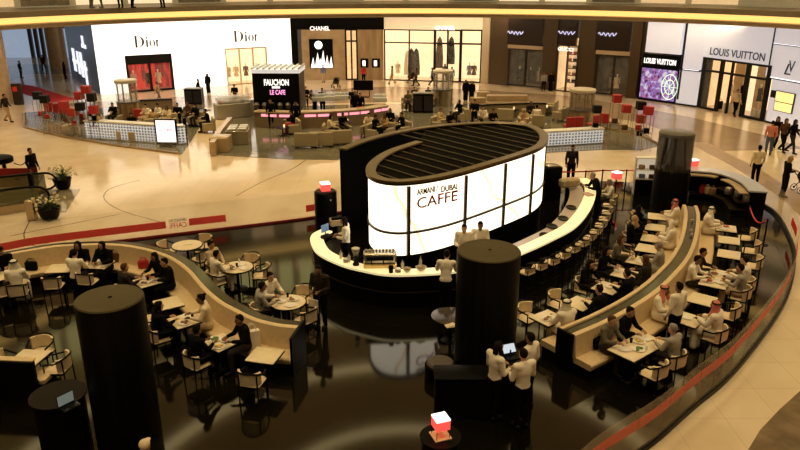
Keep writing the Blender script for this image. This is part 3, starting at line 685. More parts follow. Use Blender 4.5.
# path runs from left to right across the back: right-hand side is the void
mb=MB(); mb.sweep(P,[(0,6.95),(.05,6.95),(.05,7.3),(-16,7.3),(-16,7.0),(0,7.0)]); struct('ceiling_gallery_fascia',mb,grey)
mb=MB(); mb.sweep(P,[(-.9,6.5),(-.8,6.5),(-.3,6.95),(-.4,7.05)]); struct('ceiling_cove',mb,gold)
mb=MB(); mb.sweep(P,[(-.9,6.5),(.05,6.5),(.05,6.55),(-.85,6.56)]); mb.sweep(P,[(-.9,6.28),(-.02,6.28),(-.02,6.5),(-.9,6.5)]); mb.sweep(P,[(-18,6.28),(-.9,6.28),(-.9,6.5),(-18,6.5)]); struct('ceiling_soffit',mb,soff)
mb=MB(); mb.sweep(arc(30.5,12,168),[(0,6.2),(.5,6.2),(.5,6.27),(0,6.27)]); mb.sweep(arc(34.5,12,168),[(0,6.2),(.5,6.2),(.5,6.27),(0,6.27)]); struct('ceiling_downlight_trough',mb,mat('downlight',(.9,.8,.6),.4,emit=(1,.8,.52),es=7))
PW=arc(32,8,172,48)
uw=noisy('upper wall',(.36,.27,.16),(.22,.16,.09),.5,.4); lit(uw,(1,.8,.38),.12)  # slight emission stands in for light falling on the upper wall
mb=MB(); mb.sweep(PW,[(-.3,7.3),(0,7.3),(0,19),(-.3,19)]); struct('wall_upper',mb,uw)
litg=[litwarm,dimshop,litcream,dimshop,litwarm,uw]
for i in range(24):
    a=PW[i*2]; b_=PW[i*2+2] if i*2+2<len(PW) else PW[-1]; d=(b_-a)
    if d.length<.1: continue
    c=(a+b_)/2; mb=MB(); mb.box((c.x,c.y,9.0),(d.length*.86,.3,3.2),math.atan2(d.y,d.x)); mb.box((c.x,c.y,14.3),(d.length*.5,.3,4.5),math.atan2(d.y,d.x)); struct('window_%d'%(20+i),mb,litg[(i*5+i//3)%6])
mb=MB(); mb.sweep(arc(27.6),[(-6,13),(.05,13),(.05,13.9),(-6,13.9)]); struct('ceiling_gallery_upper',mb,grey)
mb=MB(); mb.sweep(arc(27.6),[(-.5,12.5),(-.4,12.5),(0,13),(-.1,13.1)]); struct('ceiling_cove_upper',mb,gold)
mb=MB(); mb.prism([(-48,-12),(48,-12),(48,76),(-48,76)],19,19.4); struct('ceiling',mb,mat('ceiling paint',(.7,.56,.34),.6))
for i,(r0,a0,a1) in enumerate(((25,0,360),(17,0,360),(9,0,360))):
    n_=72; pp=[Vector((CEN.x+r0*math.cos(-2*PI*k/n_),CEN.y+r0*math.sin(-2*PI*k/n_))) for k in range(n_)]
    mb=MB(); mb.sweep(pp,[(0,18.85),(.7,18.85),(.7,18.99),(0,18.99)],True); struct('ceiling_light_ring_%d'%i,mb,lamp)
mb=MB()
pil=noisy('lit pilaster',(.4,.36,.16),(.25,.22,.1),.6,.5); lit(pil,(.78,.68,.25),1.0)  # emission stands in for light on the pilasters, for the floor reflection
for i in range(0,48,1):
    a=PW[i]; mb.lathe((a.x,a.y,13.9),[(.62,0),(.62,5)],12)
struct('wall_pilasters',mb,pil)
# glass balustrade with rail along the far gallery edge
th=thing('gallery_balustrade','glass balustrade with dark rail along the upper gallery edge','balustrade')
mb=MB(); mb.sweep(arc(27.15),[(0,7.3),(.02,7.3),(.02,8.3),(0,8.3)]); mb.build('glass',clear,th)
mb=MB(); mb.tube([(p.x,p.y,8.32) for p in arc(27.15)],.04); mb.build('handrail',bronze2,th)
# a few shoppers' figures and items up there, cut by the top edge
for x,y,f,l,tc_ in ((92,6,100,'white shirt person on the upper gallery at left','white'),(102,6,250,'person in grey on the upper gallery at left','grey'),(121,4,180,'dark person by the bright upper shop window','black'),(133,4,90,'person in white by the bright upper shop window','white'),(163,3,200,'person in red by the bright upper shop window','red')):
    q=A(x,y,7.3); u=(x-400)/F
    Y=49; q=Vector((u*(Y*math.cos(PT)+ (H-7.3)*math.sin(PT)),Y,7.3)); person('hold',q,f,tc_,'black','short:hair',l)
# ---------------------------------------------------------------- light
w=bpy.data.worlds.new('world'); sc.world=w; w.use_nodes=True
w.node_tree.nodes['Background'].inputs[0].default_value=(1,.76,.46,1); w.node_tree.nodes['Background'].inputs[1].default_value=.06
def area(loc,sx,sy,e,c,rot=(0,0,0)):
    l=bpy.data.lights.new('area_light','AREA'); l.shape='RECTANGLE'; l.size=sx; l.size_y=sy; l.energy=e; l.color=c
    o=bpy.data.objects.new('area_light',l); COL.objects.link(o); o.location=loc; o.rotation_euler=rot
def spot(x,y,z,e,c=(1,.785,.43),size=78,blend=.6):
    l=bpy.data.lights.new('downlight','SPOT'); l.energy=e; l.color=c; l.spot_size=math.radians(size); l.spot_blend=blend; l.shadow_soft_size=.25
    o=bpy.data.objects.new('downlight',l); COL.objects.link(o); o.location=(x,y,z)
for rad,n_,e,ph in ((5,5,1050,.3),(14,10,1250,.1),(23,16,1600,0)):
    for i in range(n_):
        a=2*PI*i/n_+ph; x=CEN.x+rad*math.cos(a); y=CEN.y+rad*math.sin(a)
        if y>6: spot(x,y,18.6,e*(1.55 if y>36 else .9))
sc.view_settings.view_transform='Standard'; sc.view_settings.look='None'; sc.view_settings.gamma=1; sc.view_settings.exposure=.42
sc.cycles.use_denoising=True; sc.cycles.max_bounces=6; sc.cycles.transparent_max_bounces=12; sc.cycles.caustics_reflective=False; sc.cycles.caustics_refractive=False
sc.cycles.sample_clamp_indirect=4
# ---------------------------------------------------------------- glass barriers round the cafe
cafeglass=glassy('barrier glass',(.62,.52,.36),.16,.05)
gp=[q for q in crr if 10.2<q.y<28.8]
th=thing('glass_barrier','curved glass barrier with long red stripe along the right cafe edge','barrier')
for a in range(0,len(gp)-1,6):
    seg=gp[a:a+7]
    if len(seg)>1: mb=MB(); mb.sweep(seg,[(-.02,.12),(0,.12),(0,1.15),(-.02,1.15)]); mb.build('glass_panel',cafeglass,th)
mb=MB(); mb.sweep(gp,[(-.05,0),(.04,0),(.04,.12),(-.05,.12)]); mb.build('base_rail',black,th)
redst=mat('red film stripe',(.95,.10,.05),.6)
_nt=redst.node_tree; _tl=_nt.nodes.new('ShaderNodeBsdfTranslucent'); _tl.inputs[0].default_value=(.95,.1,.06,1); _mx=_nt.nodes.new('ShaderNodeMixShader'); _mx.inputs[0].default_value=.45
_nt.links.new(_nt.nodes['Principled BSDF'].outputs[0],_mx.inputs[1]); _nt.links.new(_tl.outputs[0],_mx.inputs[2]); _nt.links.new(_mx.outputs[0],_nt.nodes['Material Output'].inputs[0])
def subpath(path,x0,x1,z):
    """points of a plan path whose picture x runs between x0 and x1 (densified)"""
    out=[]
    for i in range(len(path)-1):
        for k in range(60):
            p=path[i].lerp(path[i+1],k/60); d=p.y*math.cos(PT)+(H-z)*math.sin(PT); x=400+F*p.x/d
            if x0<=x<=x1: out.append(p)
    return out
lo=[q for q in gp if q.y<19.4]
mb=MB(); mb.sweep(lo,[(.004,.66),(.012,.66),(.012,.9),(.004,.9)]); mb.build('stripe',redst,th)
dense=[gp[i].lerp(gp[i+1],k/6) for i in range(len(gp)-1) for k in range(6)]
for a,b in ((24.7,23.3),(22.3,20.9)):
    seg=[q for q in dense if b<q.y<a]
    if len(seg)>1: mb=MB(); mb.sweep(seg,[(.004,.52),(.012,.52),(.012,.8),(.004,.8)]); mb.build('stripe',redst,th)
gl=[q for q in cl if q.y>20]
th=thing('glass_barrier','straight glass barrier with red stripe and mirrored red lettering along the left cafe edge','barrier')
for a in range(0,len(gl)-1,6):
    seg=gl[a:a+7]
    if len(seg)>1: mb=MB(); mb.sweep(seg,[(-.01,.08),(.01,.08),(.01,1.15),(-.01,1.15)]); mb.build('glass_panel',clear,th)
mb=MB(); mb.sweep(gl,[(-.03,0),(.03,0),(.03,.08),(-.03,.08)]); mb.build('base_rail',mat('dark red rail',(.3,.02,.02),.4),th)
for x0,x1 in ((-30,166),(189,226),(306,319)):
    seg=subpath(cl,x0,x1,.45)
    if len(seg)>1: mb=MB(); mb.sweep(seg,[(-.02,.30),(-.012,.30),(-.012,.58),(-.02,.58)]); mb.build('stripe',redst,th)
q0=subpath(cl,169,170.5,.45)[0]; q1=subpath(cl,185,186.5,.45)[-1]; c=(q0+q1)/2; d=(q1-q0)
text('CAFFE',Vector((c.x,c.y,.38)),(-d.x,-d.y,0),d.length,.2,redst,parent=th,name='lettering')
text('ARMANI/DUBAI',Vector((c.x,c.y,.58)),(-d.x,-d.y,0),d.length,.12,mat('dark sign brown',(.03,.02,.015),.4),parent=th,name='lettering')
# ---------------------------------------------------------------- lit drum, spiral roof
SP=smooth([A2(*q,3.4) for q in [(340,149),(352,144),(370,138),(395,132),(425,127),(460,123.5),(500,122.3),(528,125),(543,131.5),(546.5,140),(536,149),(500,161),(450,175),(410,181.5),(385,181),(371,176),(367.5,169),(374,160),(390,150.5),(417,141.5)]],8)
NS=len(SP)
def spi(i): return SP[i*8:]
th=thing('cafe_pavilion','glowing white oval cafe pavilion with bronze rimmed slatted roof','pavilion')
outer=SP[:17*8+1]; front=SP[8*8:17*8+4]; back=SP[:9*8]
mb=MB(); mb.sweep(SP,[(-.06,3.36),(.27,3.36),(.27,3.4),(.24,3.43),(-.06,3.43)]); mb.build('roof_rim',bronze,th)
mb=MB(); mb.sweep(SP[24:],[(-.05,3.29),(.02,3.29),(.02,3.36),(-.05,3.36)]); mb.build('rim_band',bronze2,th)
mb=MB(); mb.sweep(back,[(-.02,0),(.1,0),(.1,3.36),(-.02,3.36)]); mb.build('back_wall',black,th)
FW=SP[9*8:18*8-2]
mb=MB(); mb.sweep(FW,[(.02,1.0),(.1,1.0),(.1,3.29),(.02,3.29)]); wallp=mb.build('lit_wall',litw,th)
b=litw.node_tree.nodes['Principled BSDF']; nt=litw.node_tree
tc=nt.nodes.new('ShaderNodeTexCoord'); mp=nt.nodes.new('ShaderNodeMapping'); mp.inputs['Rotation'].default_value=(.5,.6,.3); wv=nt.nodes.new('ShaderNodeTexWave'); wv.inputs['Scale'].default_value=.16; wv.inputs['Distortion'].default_value=7; wv.inputs['Detail'].default_value=3
cr=nt.nodes.new('ShaderNodeValToRGB'); cr.color_ramp.elements[0].position=.0; cr.color_ramp.elements[0].color=(.75,.5,.25,1); cr.color_ramp.elements[1].position=.007; cr.color_ramp.elements[1].color=(1,.89,.68,1)
nt.links.new(tc.outputs['Object'],mp.inputs[0]); nt.links.new(mp.outputs[0],wv.inputs[0]); nt.links.new(wv.outputs['Fac'],cr.inputs[0]); nt.links.new(cr.outputs[0],b.inputs['Emission Color'])
mb=MB(); mb.sweep(SP[9*8:],[(.03,0),(.12,0),(.12,1.0),(.03,1.0)]); mb.build('plinth',black,th)
mb=MB(); mb.sweep(FW,[(-.03,1.72),(.06,1.72),(.06,1.79),(-.03,1.79)]); mb.build('wall_band',bronze2,th)
for px in (408.5,466,505.5,533):
    s=subpath(SP[10*8:16*8],px-.7,px+.7,3.2)
    if s: p=s[len(s)//2]; mb=MB(); mb.box((p.x,p.y,2.1),(.1,.1,2.3),.5); mb.build('mullion',bronze2,th)
# roof deck under the rim, clipped to the oval
oval=SP[4*8:19*8]; deck=[Vector((p.x,p.y)) for p in offset(oval,.1)]
mb=MB(); mb.prism(deck,3.26,3.32); mb.build('roof_deck',noisy('roof deck',(.002,.0016,.001),(.004,.003,.002),4,.7,spec=.02),th)
dv=(A2(468,162.5,3.3)-A2(408,146.5,3.3)).normalized(); nv=Vector((-dv.y,dv.x))
inn=[Vector((p.x,p.y)) for p in offset(SP[3*8:19*8],.2)]
def clip(o,poly):
    hits=[]
    for i in range(len(poly)):
        a=poly[i];b=poly[(i+1)%len(poly)]; da=(a-o).dot(nv); db=(b-o).dot(nv)
        if da*db<0: hits.append((a.lerp(b,da/(da-db))-o).dot(dv))
    hits.sort(); return hits
c0=A2(460,150,3.3); slm=mat('roof slat',(.085,.063,.036),.4)
for i in range(-8,11):
    o=c0+nv*(i*.62); h=clip(o,inn)
    if len(h)>=2 and h[-1]-h[0]>.5:
        a=o+dv*h[0]; b_=o+dv*h[-1]; m_=(a+b_)/2; mb=MB(); mb.box((m_.x,m_.y,3.335),((b_-a).length,.035,.04),math.atan2(dv.y,dv.x)); mb.build('roof_slat',slm,th)
# lettering on the lit wall
q0=subpath(SP[11*8:14*8],412,413,3)[0]; q1=subpath(SP[10*8:13*8],462,463.5,3)[-1]; d=(q1-q0).normalized(); nn=Vector((d.y,-d.x))
def wpt(x,y):
    u=(x-400)/F; v=-(y-225)/F; dd=Vector((u,math.cos(PT)+v*math.sin(PT),-math.sin(PT)+v*math.cos(PT))); k=(q0+nn*.22).dot(nn)/Vector((dd.x,dd.y)).dot(nn); return Vector((dd.x*k,dd.y*k,H+dd.z*k))
redl=mat('red lettering',(.36,.012,.006),.6,spec=.1); drk=mat('brown lettering',(.12,.05,.03),.5)
L=(wpt(457.5,198)-wpt(418,198)).length
text('CAFFE',wpt(437.7,199.3),(d.x,d.y,0),L,.34,redl,parent=th,name='lettering',label='large red capital letters',bold=.0)
text('ARMANI /',wpt(427.5,190.4),(d.x,d.y,0),L*.5,.19,drk,parent=th,name='lettering',label='thin brown capital letters',bold=.006); text('DUBAI',wpt(449.3,187.8),(d.x,d.y,0),L*.4,.19,drk,parent=th,name='lettering',label='brown capital letters',bold=.012)
a=wpt(452,192.6); b_=wpt(457.5,190.5); mb=MB(); mb.box((a+b_)/2,((b_-a).length,.03,.06),math.atan2(d.y,d.x)); mb.build('accent_mark',redl,th)
# ---------------------------------------------------------------- curved bar counter
CP=smooth([A2(*q,1.1) for q in [(322,229),(313,234),(311,241),(318,253),(340,264),(362,270),(390,274.5),(430,273.5),(460,270.5),(500,261.5),(527,251),(551,240),(574,227.5),(588,212),(595,196),(594,184),(586,178)]],8)
th=thing('bar_counter','black curved bar counter with bright cream top ringing the lit pavilion','counter')
ctop=mat('counter top painted glow',(.88,.78,.52),.3,emit=(1,.84,.45),es=.45)  # emission paints in the light that the drum wall casts on the top
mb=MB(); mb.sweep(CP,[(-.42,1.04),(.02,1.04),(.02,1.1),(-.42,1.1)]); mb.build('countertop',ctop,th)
mb=MB(); mb.sweep(CP,[(-.2,0),(-.1,0),(-.03,1.04),(-.2,1.04)]); mb.build('front_panel',dwood,th)
mb=MB(); mb.sweep(CP,[(-.02,.5),(.01,.5),(.01,.53),(-.02,.53)]); mb.build('foot_rail',mat('dim brass line',(.05,.035,.02),.4,.5),th)
cr2=CP[10*8:]
mb=MB(); mb.sweep(cr2,[(-1.0,.82),(-.45,.82),(-.45,.9),(-1.0,.9)]); mb.build('work_surface',mat('grey pink worktop',(.42,.33,.28),.3),th)
mb=MB(); mb.sweep(CP[:10*8],[(-.95,.78),(-.45,.78),(-.45,.84),(-.95,.84)]); mb.build('work_surface',black,th)
mb=MB(); mb.sweep(CP,[(-.9,0),(-.5,0),(-.5,.78),(-.9,.78)]); mb.build('back_cabinet',dwood,th)
mb=MB(); mb.sweep(CP[4*8:13*8],[(-1.75,0),(-.9,0),(-.9,.2),(-1.75,.2)]); mb.build('raised_floor',dwood,th)
def near(path,p):
    best=None
    for i in range(len(path)-1):
        a,b=path[i],path[i+1]; t=max(0,min(1,(p-a).dot(b-a)/max(1e-9,(b-a).length_squared))); q=a.lerp(b,t)
        if best is None or (q-p).length<best[0]: best=((q-p).length,q,(b-a).normalized())
    return best
# bar equipment
def on_counter(x,y,z=1.1): return A(x,y,z)
t=thing('espresso_machine','long steel espresso machine on the front of the bar counter','coffee machine',on_counter(380,264.5),.05)
mb=MB(); mb.box((0,0,.26),(.98,.4,.3),0,.04); mb.build('body',steel,t)
mb=MB(); mb.box((0,-.21,.27),(.8,.03,.12),0,.01); mb.build('control_panel',black,t)
mb=MB(); mb.box((0,-.1,.05),(.98,.42,.1),0,.02); mb.build('drip_tray',mat('brass tray',(.7,.5,.2),.3,.6),t)
mb=MB(); 
for i in range(9): mb.lathe((-.4+i*.1,.02,.41),[(.03,0),(.04,.07),(.036,.07),(.02,.01)],8)
mb.build('cups',wcer,t)
for i in (-.25,.1): mb=MB(); mb.cap((i,-.2,.18),(i,-.36,.17),.02,.018); mb.build('handle',black,t)
def bottle(loc,label,m,h=.3,r=.04):
    t=thing('bottle',label,'bottle',loc); mb=MB(); mb.lathe((0,0,0),[(r*.9,0),(r,.02),(r,h*.6),(r*.4,h*.75),(r*.35,h*.93)],12); mb.build('glass_body',m,t); mb=MB(); mb.cyl((0,0,h*.93),r*.45,h*.07,10); mb.build('bottle_cap',black,t)
gb=mat('pale bottle',(.6,.55,.45),.15)
bottle(on_counter(355.5,262),'tall pale bottle left of the espresso machine',gb,.36,.06); bottle(on_counter(349,262),'second pale bottle left of the espresso machine',gb,.3,.05)
bottle(on_counter(420.5,267),'clear bottle standing behind the bowls on the bar',gb,.36,.045); bottle(on_counter(402.5,267.5),'small bottle right of the espresso machine',gb,.24,.05)
bottle(on_counter(341,258.5),'third pale bottle at the left bend of the bar',gb,.3,.05)
t=thing('coffee_grinder','dark coffee grinder with clear hopper left of the espresso machine','grinder',on_counter(356,265)); mb=MB(); mb.lathe((0,0,0),[(.1,0),(.1,.05),(.07,.08),(.07,.25),(.1,.3)],14); mb.build('body',black,t); mb=MB(); mb.lathe((0,0,.3),[(.06,0),(.12,.2),(.12,.24)],14); mb.build('hopper',gb,t)
for x,y,l in ((407,272,'left of two pale bowls on the bar front'),(421,270.5,'right, wider of two pale bowls on the bar front')):
    t=thing('bowl',l,'bowl',on_counter(x,y)); w_=.13 if x<410 else .17; mb=MB(); mb.lathe((0,0,0),[(w_*.4,0),(w_*.75,.05),(w_,.12),(w_*.95,.12),(w_*.6,.05)],16); mb.build('dish',mat('stone bowl',(.45,.38,.3),.4),t); mb=MB()
    for k in range(7): mb.ell((R.uniform(-.5,.5)*w_,R.uniform(-.5,.5)*w_,.11),(.04,.04,.04),8,6)
    mb.build('fruit',tan,t)
t=thing('cup','dark tall cup on the bar front below the espresso machine','cup',on_counter(391,272.5)); mb=MB(); mb.lathe((0,0,0),[(.06,0),(.08,.2),(.072,.2),(.055,.02)],14); mb.build('vessel',black,t); 
for x,y,l in ((346,262.5,'stack of white saucers near the left bar bend'),(398,272.5,'white saucer stack beside the dark cup')):
    mb=MB(); 
    for k in range(6): mb.lathe((0,0,k*.022),[(.05,0),(.09,.018),(.085,.02)],14)
    mb.build('saucer_stack',wcer,None,label=l,cat='saucers',loc=on_counter(x,y))
t=thing('coffee_cup','white coffee cup beside the standing customer at the bar','cup',on_counter(437,268.5)); mb=MB(); mb.lathe((0,0,0),[(.07,0),(.08,.012),(.03,.015),(.05,.1),(.044,.1),(.028,.03)],14); mb.build('vessel',wcer,t); mb=MB(); mb.tube([(.045,0,.09),(.075,0,.08),(.07,0,.05),(.04,0,.04)],.007,6); mb.build('handle',wcer,t)
t=thing('cash_register','blue lit cash register screen on the left end of the bar','register',A(327,238,1.1),.9); mb=MB(); mb.box((0,0,.05),(.34,.3,.1),0,.02); mb.tube([(0,.05,.1),(0,.08,.22)],.02); mb.build('body',black,t); mb=MB(); mb.box((0,.08,.33),(.34,.03,.26),0,.01); mb.build('screen',mat('blue screen',(.1,.15,.25),.2,emit=(.25,.4,.65),es=.25),t)
t=thing('till_box','beige till box behind the left end of the bar','till',A(336,225,1.1),.3); mb=MB(); mb.box((0,0,.12),(.42,.36,.24),0,.03); mb.build('body',tan,t); mb=MB(); mb.box((0,-.1,.28),(.36,.12,.1),0,.02); mb.build('printer',black,t)
k=0
for x,y,l in ((545,236,'dark dish at the lower end of the grey worktop'),(552,227,'dark dish second along the grey worktop'),(563,219,'dark tray half way along the grey worktop'),(571,208,'dark tray near the top bend of the grey worktop')):
    mb=MB(); mb.lathe((0,0,0),[(.1,0),(.2,.03),(.19,.05),(.1,.02)],14,1,1.4); mb.build('dish',black,None,label=l,cat='dish',loc=A(x,y,.9))
mb=MB(); mb.box((0,0,.18),(.9,.4,.36),0,.1); mb.build('covered_tray',noisy('straw cover',(.55,.4,.22),(.4,.28,.15),8),None,label='straw coloured covered tray at the far end of the bar',cat='tray',loc=A(569,186.5,1.0),rz=.3)
t=thing('menu_stand','pinkish menu sheets stacked on the right bar end','menus',A(588,195,1.1),.3); 
for k in range(3): mb=MB(); mb.box((.02*k,.03*k,.01+.012*k),(.3,.42,.01),.1*k); mb.build('sheet',mat('pink paper',(.6,.42,.33),.6),t)
t=thing('tall_black_cabinet','tall black machine cabinet beside the pavilion at its far right','cabinet',Vector((A(551,165,1.53).x,A(551,165,1.53).y,0)),.3); mb=MB(); mb.box((0,0,.75),(.8,.7,1.5),0,.03); mb.build('body',dwood,t); mb=MB(); mb.box((0,0,1.53),(.6,.5,.06),0,.02); mb.build('top_tray',steel,t)
t=thing('tall_black_cabinet','black upright dispenser cabinet left of the pavilion wall','cabinet',A(327,236,0),.15); mb=MB(); mb.lathe((0,0,0),[(.42,0),(.42,1.75),(.36,1.8)],20); mb.build('body',black,t); mb=MB(); mb.lathe((.12,-.3,1.2),[(.06,0),(.1,.35),(.09,.35)],12); mb.build('white_jug',wcer,t)
# ---------------------------------------------------------------- chairs, stools, tables
def make_chair():
    r=link('cafe_chair',None,None,None,'chair')
    mb=MB(); mb.box((0,.02,.43),(.47,.46,.07),0,.05); mb.build('seat',creamc,r)
    arcp=lambda rad,z,a0,a1,n=10:[(rad*math.cos(math.radians(a0+(a1-a0)*i/n)),.0+rad*math.sin(math.radians(a0+(a1-a0)*i/n))) for i in range(n+1)]
    mb=MB(); mb.sweep(arcp(.255,0,200,340),[(-.02,.48),(.02,.48),(.03,.76),(-.02,.76)]); mb.build('backrest',creamc,r)
    mb=MB(); mb.tube([(.22,.2,.64)]+[(p[0],p[1],.66+.12*max(0,-p[1])/.27) for p in arcp(.285,0,-10,-170,14)]+[(-.22,.2,.64)],.02,6); mb.build('arm_rail',black,r)
    for x,y,h in ((.21,.2,.65),(-.21,.2,.65),(.2,-.2,.72),(-.2,-.2,.72)): mb=MB(); mb.tube([(x*1.05,y*1.08,0),(x,y,h)],.017,6); mb.build('leg',black,r)
    mb=MB(); mb.box((0,.01,.385),(.43,.42,.03)); mb.build('seat_frame',black,r)
    r.scale=(1.1,1.1,1.06)
    return Kind(r)
def make_stool():
    r=link('bar_stool',None,None,None,'stool')
    mb=MB(); mb.box((0,0,.76),(.42,.40,.08),0,.05); mb.build('seat',creamc,r)
    ap=[(.225*math.cos(math.radians(200+14*i)),.225*math.sin(math.radians(200+14*i))) for i in range(11)]
    mb=MB(); mb.sweep(ap,[(-.02,.82),(.02,.82),(.03,.98),(-.02,.98)]); mb.build('backrest',creamc,r)
    mb=MB(); mb.tube([(.2,.16,.93)]+[(.25*math.cos(math.radians(-10-16*i)),.25*math.sin(math.radians(-10-16*i)),.98) for i in range(11)]+[(-.2,.16,.93)],.016,6); mb.build('arm_rail',black,r)
    for x in (-.18,.18):
        for y in (-.17,.17): mb=MB(); mb.tube([(x*1.15,y*1.15,0),(x,y,.9 if y<0 else .9)],.015,6); mb.build('leg',black,r)
    mb=MB(); mb.tube([(-.2,.19,.3),(.2,.19,.3),(.2,-.19,.3),(-.2,-.19,.3)],.012,6,True); mb.build('footrest',black,r)
    return Kind(r)
def make_table(w,d):
    r=link('cafe_table',None,None,None,'table')
    mb=MB(); mb.box((0,0,.735),(w,d,.03),0,.012); mb.build('tabletop',ttop,r)
    mb=MB(); mb.box((0,0,.705),(w+.012,d+.012,.03)); mb.build('edge_band',black,r)
    for x in ((0,) if w<1 else (-w/4,w/4)):
        mb=MB(); mb.cyl((x,0,.03),.035,.67,12); mb.build('pedestal',black,r)
        mb=MB(); mb.box((x,0,.015),(.42,.42,.03),0,.02); mb.build('base_plate',black,r)
    return Kind(r)
def make_round(rad):
    r=link('round_table',None,None,None,'table')
    mb=MB(); mb.lathe((0,0,.72),[(rad-.03,0),(rad-.012,.01),(rad-.012,.028)],36); mb.build('tabletop',ttop,r)
    mb=MB(); mb.tube([((rad)*math.cos(i*PI/20),(rad)*math.sin(i*PI/20),.725) for i in range(40)],.022,6,True); mb.build('edge_band',black,r)
    mb=MB(); mb.lathe((0,0,0),[(.28,0),(.28,.02),(.05,.05),(.045,.72)],20); mb.build('pedestal',black,r)
    return Kind(r)
CHAIR=make_chair(); STOOL=make_stool(); TAB=make_table(.72,.68); TAB2=make_table(1.45,.75); RT=make_round(.5)
# stools
order=['first','second','third','fourth','fifth','sixth','seventh','eighth','ninth','tenth','eleventh','twelfth','thirteenth']
for i,(x,y) in enumerate([(527,271),(539.5,266),(552,261),(563,255),(573,249),(582,243),(589.5,237),(595.5,231),(600.5,224.5),(604,218),(606.5,211.5),(607.5,204.5)]):
    p=A2(x,y,.8); d_,q,t_=near(CP,p); v=(q-p); rz=math.atan2(-v.x,v.y); STOOL.put((p.x,p.y,0.004),rz,'%s cream bar stool along the bar, counting from the dark column'%order[i],'cream stools along the bar')
# sofas
def sofa(name,path,side,label,z=1.05,ledge=True):
    t=thing(name,label,'sofa'); g=lambda sec:[(o*side,zz) for o,zz in (sec if side>0 else sec[::-1])]
    mb=MB(); mb.sweep(path,g([(0.02,.4),(.17,.42),(.1,z-.02),(.07,z),(-.02,z),(-.03,z-.03)])); mb.build('backrest',cream,t)
    mb=MB(); mb.sweep(path,g([(.1,.3),(.62,.3),(.65,.34),(.65,.43),(.62,.46),(.1,.46)])); mb.build('seat',cream,t)
    mb=MB(); mb.sweep(path,g([(-.02,.0),(.58,0),(.58,.3),(-.02,.3)])); mb.build('base',dwood,t)
    return t
LP=smooth([A2(*q,1.05) for q in [(-25,261),(9,253),(46.7,246.5),(67,244.5),(110,243.5),(140,247),(165,254),(180,262),(192,272),(204,286),(220,300),(236,309),(255,318),(277,323.5),(298,325.7)]],6)
t=sofa('curved_sofa',LP,1,'long cream leather sofa curving in an S along the left cafe edge')
mb=MB(); mb.sweep(LP,[(-.34,0),(-.03,0),(-.03,1.0),(-.34,1.0)]); mb.build('back_ledge',mat('glossy dark ledge',(.03,.025,.015),.12),t)
e=LP[-1]; tv=(LP[-1]-LP[-2]).normalized(); nr=Vector((tv.y,-tv.x)); c=e+nr*.15+tv*.03; mb=MB(); mb.box((c.x,c.y,.52),(.06,1.0,1.04),math.atan2(tv.y,tv.x)); mb.build('end_panel',black,t)
RP=smooth([A2(*q,1.05) for q in [(567,331),(600,317),(630,301),(652,286),(668,271),(680,257),(687,243),(691,228),(692,213),(690,205)]],6)
t=sofa('curved_sofa',offset(RP,.17),1,'cream curved sofa on the right, its seat facing the glass barrier')
u=sofa('curved_sofa',offset(RP,-.17),-1,'cream curved sofa on the right, its seat facing the bar stools')
mb=MB(); mb.sweep(RP,[(-.14,0),(.14,0),(.14,1.0),(-.14,1.0)]); mb.build('sofa_divider',mat('glossy dark ledge',(.03,.025,.015),.12),None,label='glossy dark divider ledge between the two right hand sofas',cat='divider')
e=RP[0]; tv=(RP[1]-RP[0]).normalized(); nr=Vector((tv.y,-tv.x)); c=e-tv*.05; mb=MB(); mb.box((c.x,c.y,.53),(.06,.5,1.06),math.atan2(tv.y,tv.x)); mb.build('end_panel',black,t)
# tables at the sofas: name -> (pixel, double?, side of path, description)
SEAT={}
def sofa_table(key,x,y,path,desc,double=False,chair=True,lat=(0,),base=.17,cdesc=None):
    p=A2(x,y,.75); d_,q,t_=near(path,p); n=(q-p).normalized()
    p=q-n*(base+1.0 if d_<base+1.0 or d_>base+1.35 else d_)
    tv=Vector((n.y,-n.x)); rz=math.atan2(n.x*-1,n.y)
    (TAB2 if double else TAB).put((p.x,p.y,.004),rz,desc,'square tables at the sofas')
    for k,l in enumerate(lat):
        sc_=p-n*.72+tv*l; ss=q-n*(base+.36)+tv*l
        SEAT[key+'c%d'%k]=(Vector((sc_.x,sc_.y,0)),-math.degrees(rz)); SEAT[key+'s%d'%k]=(Vector((ss.x,ss.y,0)),-math.degrees(rz)+180)
        if chair: CHAIR.put((sc_.x,sc_.y,.004),rz,'cream chair at the '+desc.split(',')[0]+('' if len(lat)==1 else (', near end' if k==0 else ', far end')),'cream cafe chairs')
    SEAT[key]=(Vector((p.x,p.y,.754)),rz); return p
T=sofa_table
# left sofa
T('A0',-2,282,LP,'square table cut by the left picture edge under the sofa',base=0)
T('A1',60,268,LP,'bare square table at the straight left stretch of sofa',base=0)
T('A2',99,264,LP,'square table in front of two black robed guests',base=0)
T('A3',148,281,LP,'laden square table at the bend beside the left dark column',base=0)
T('A4',172,302,LP,'bare square table below the two dark haired guests on the bend',base=0)
T('A5',185,320,LP,'square table with plates by the woman with a hair bun',base=0)
T('A6',225,340,LP,'square table with colourful food plates on the left sofa',base=0)
T('A7',264.7,355,LP,'empty square table at the right end of the left sofa',base=0)
# inner right row
for i,(k,x,y,ds) in enumerate((('B1',549,318,'square table nearest the dark centre column'),('B2',580,303,'empty square table second from the sofa end'),('B3',609,288,'square table between the two dark haired women'),('B4',627,274,'square table with an open menu in inner row'),('B5',643,261,'square table laden with plates in inner row'),('B6',653,249,'empty square table behind the laden one in inner row'),('B7',658,239,'square table before the guest in white cap'),('B8',662,228,'square table before the guest in black robe'),('B9',664,217,'square table farthest along the inner row'))): T(k,x,y,RP,ds)
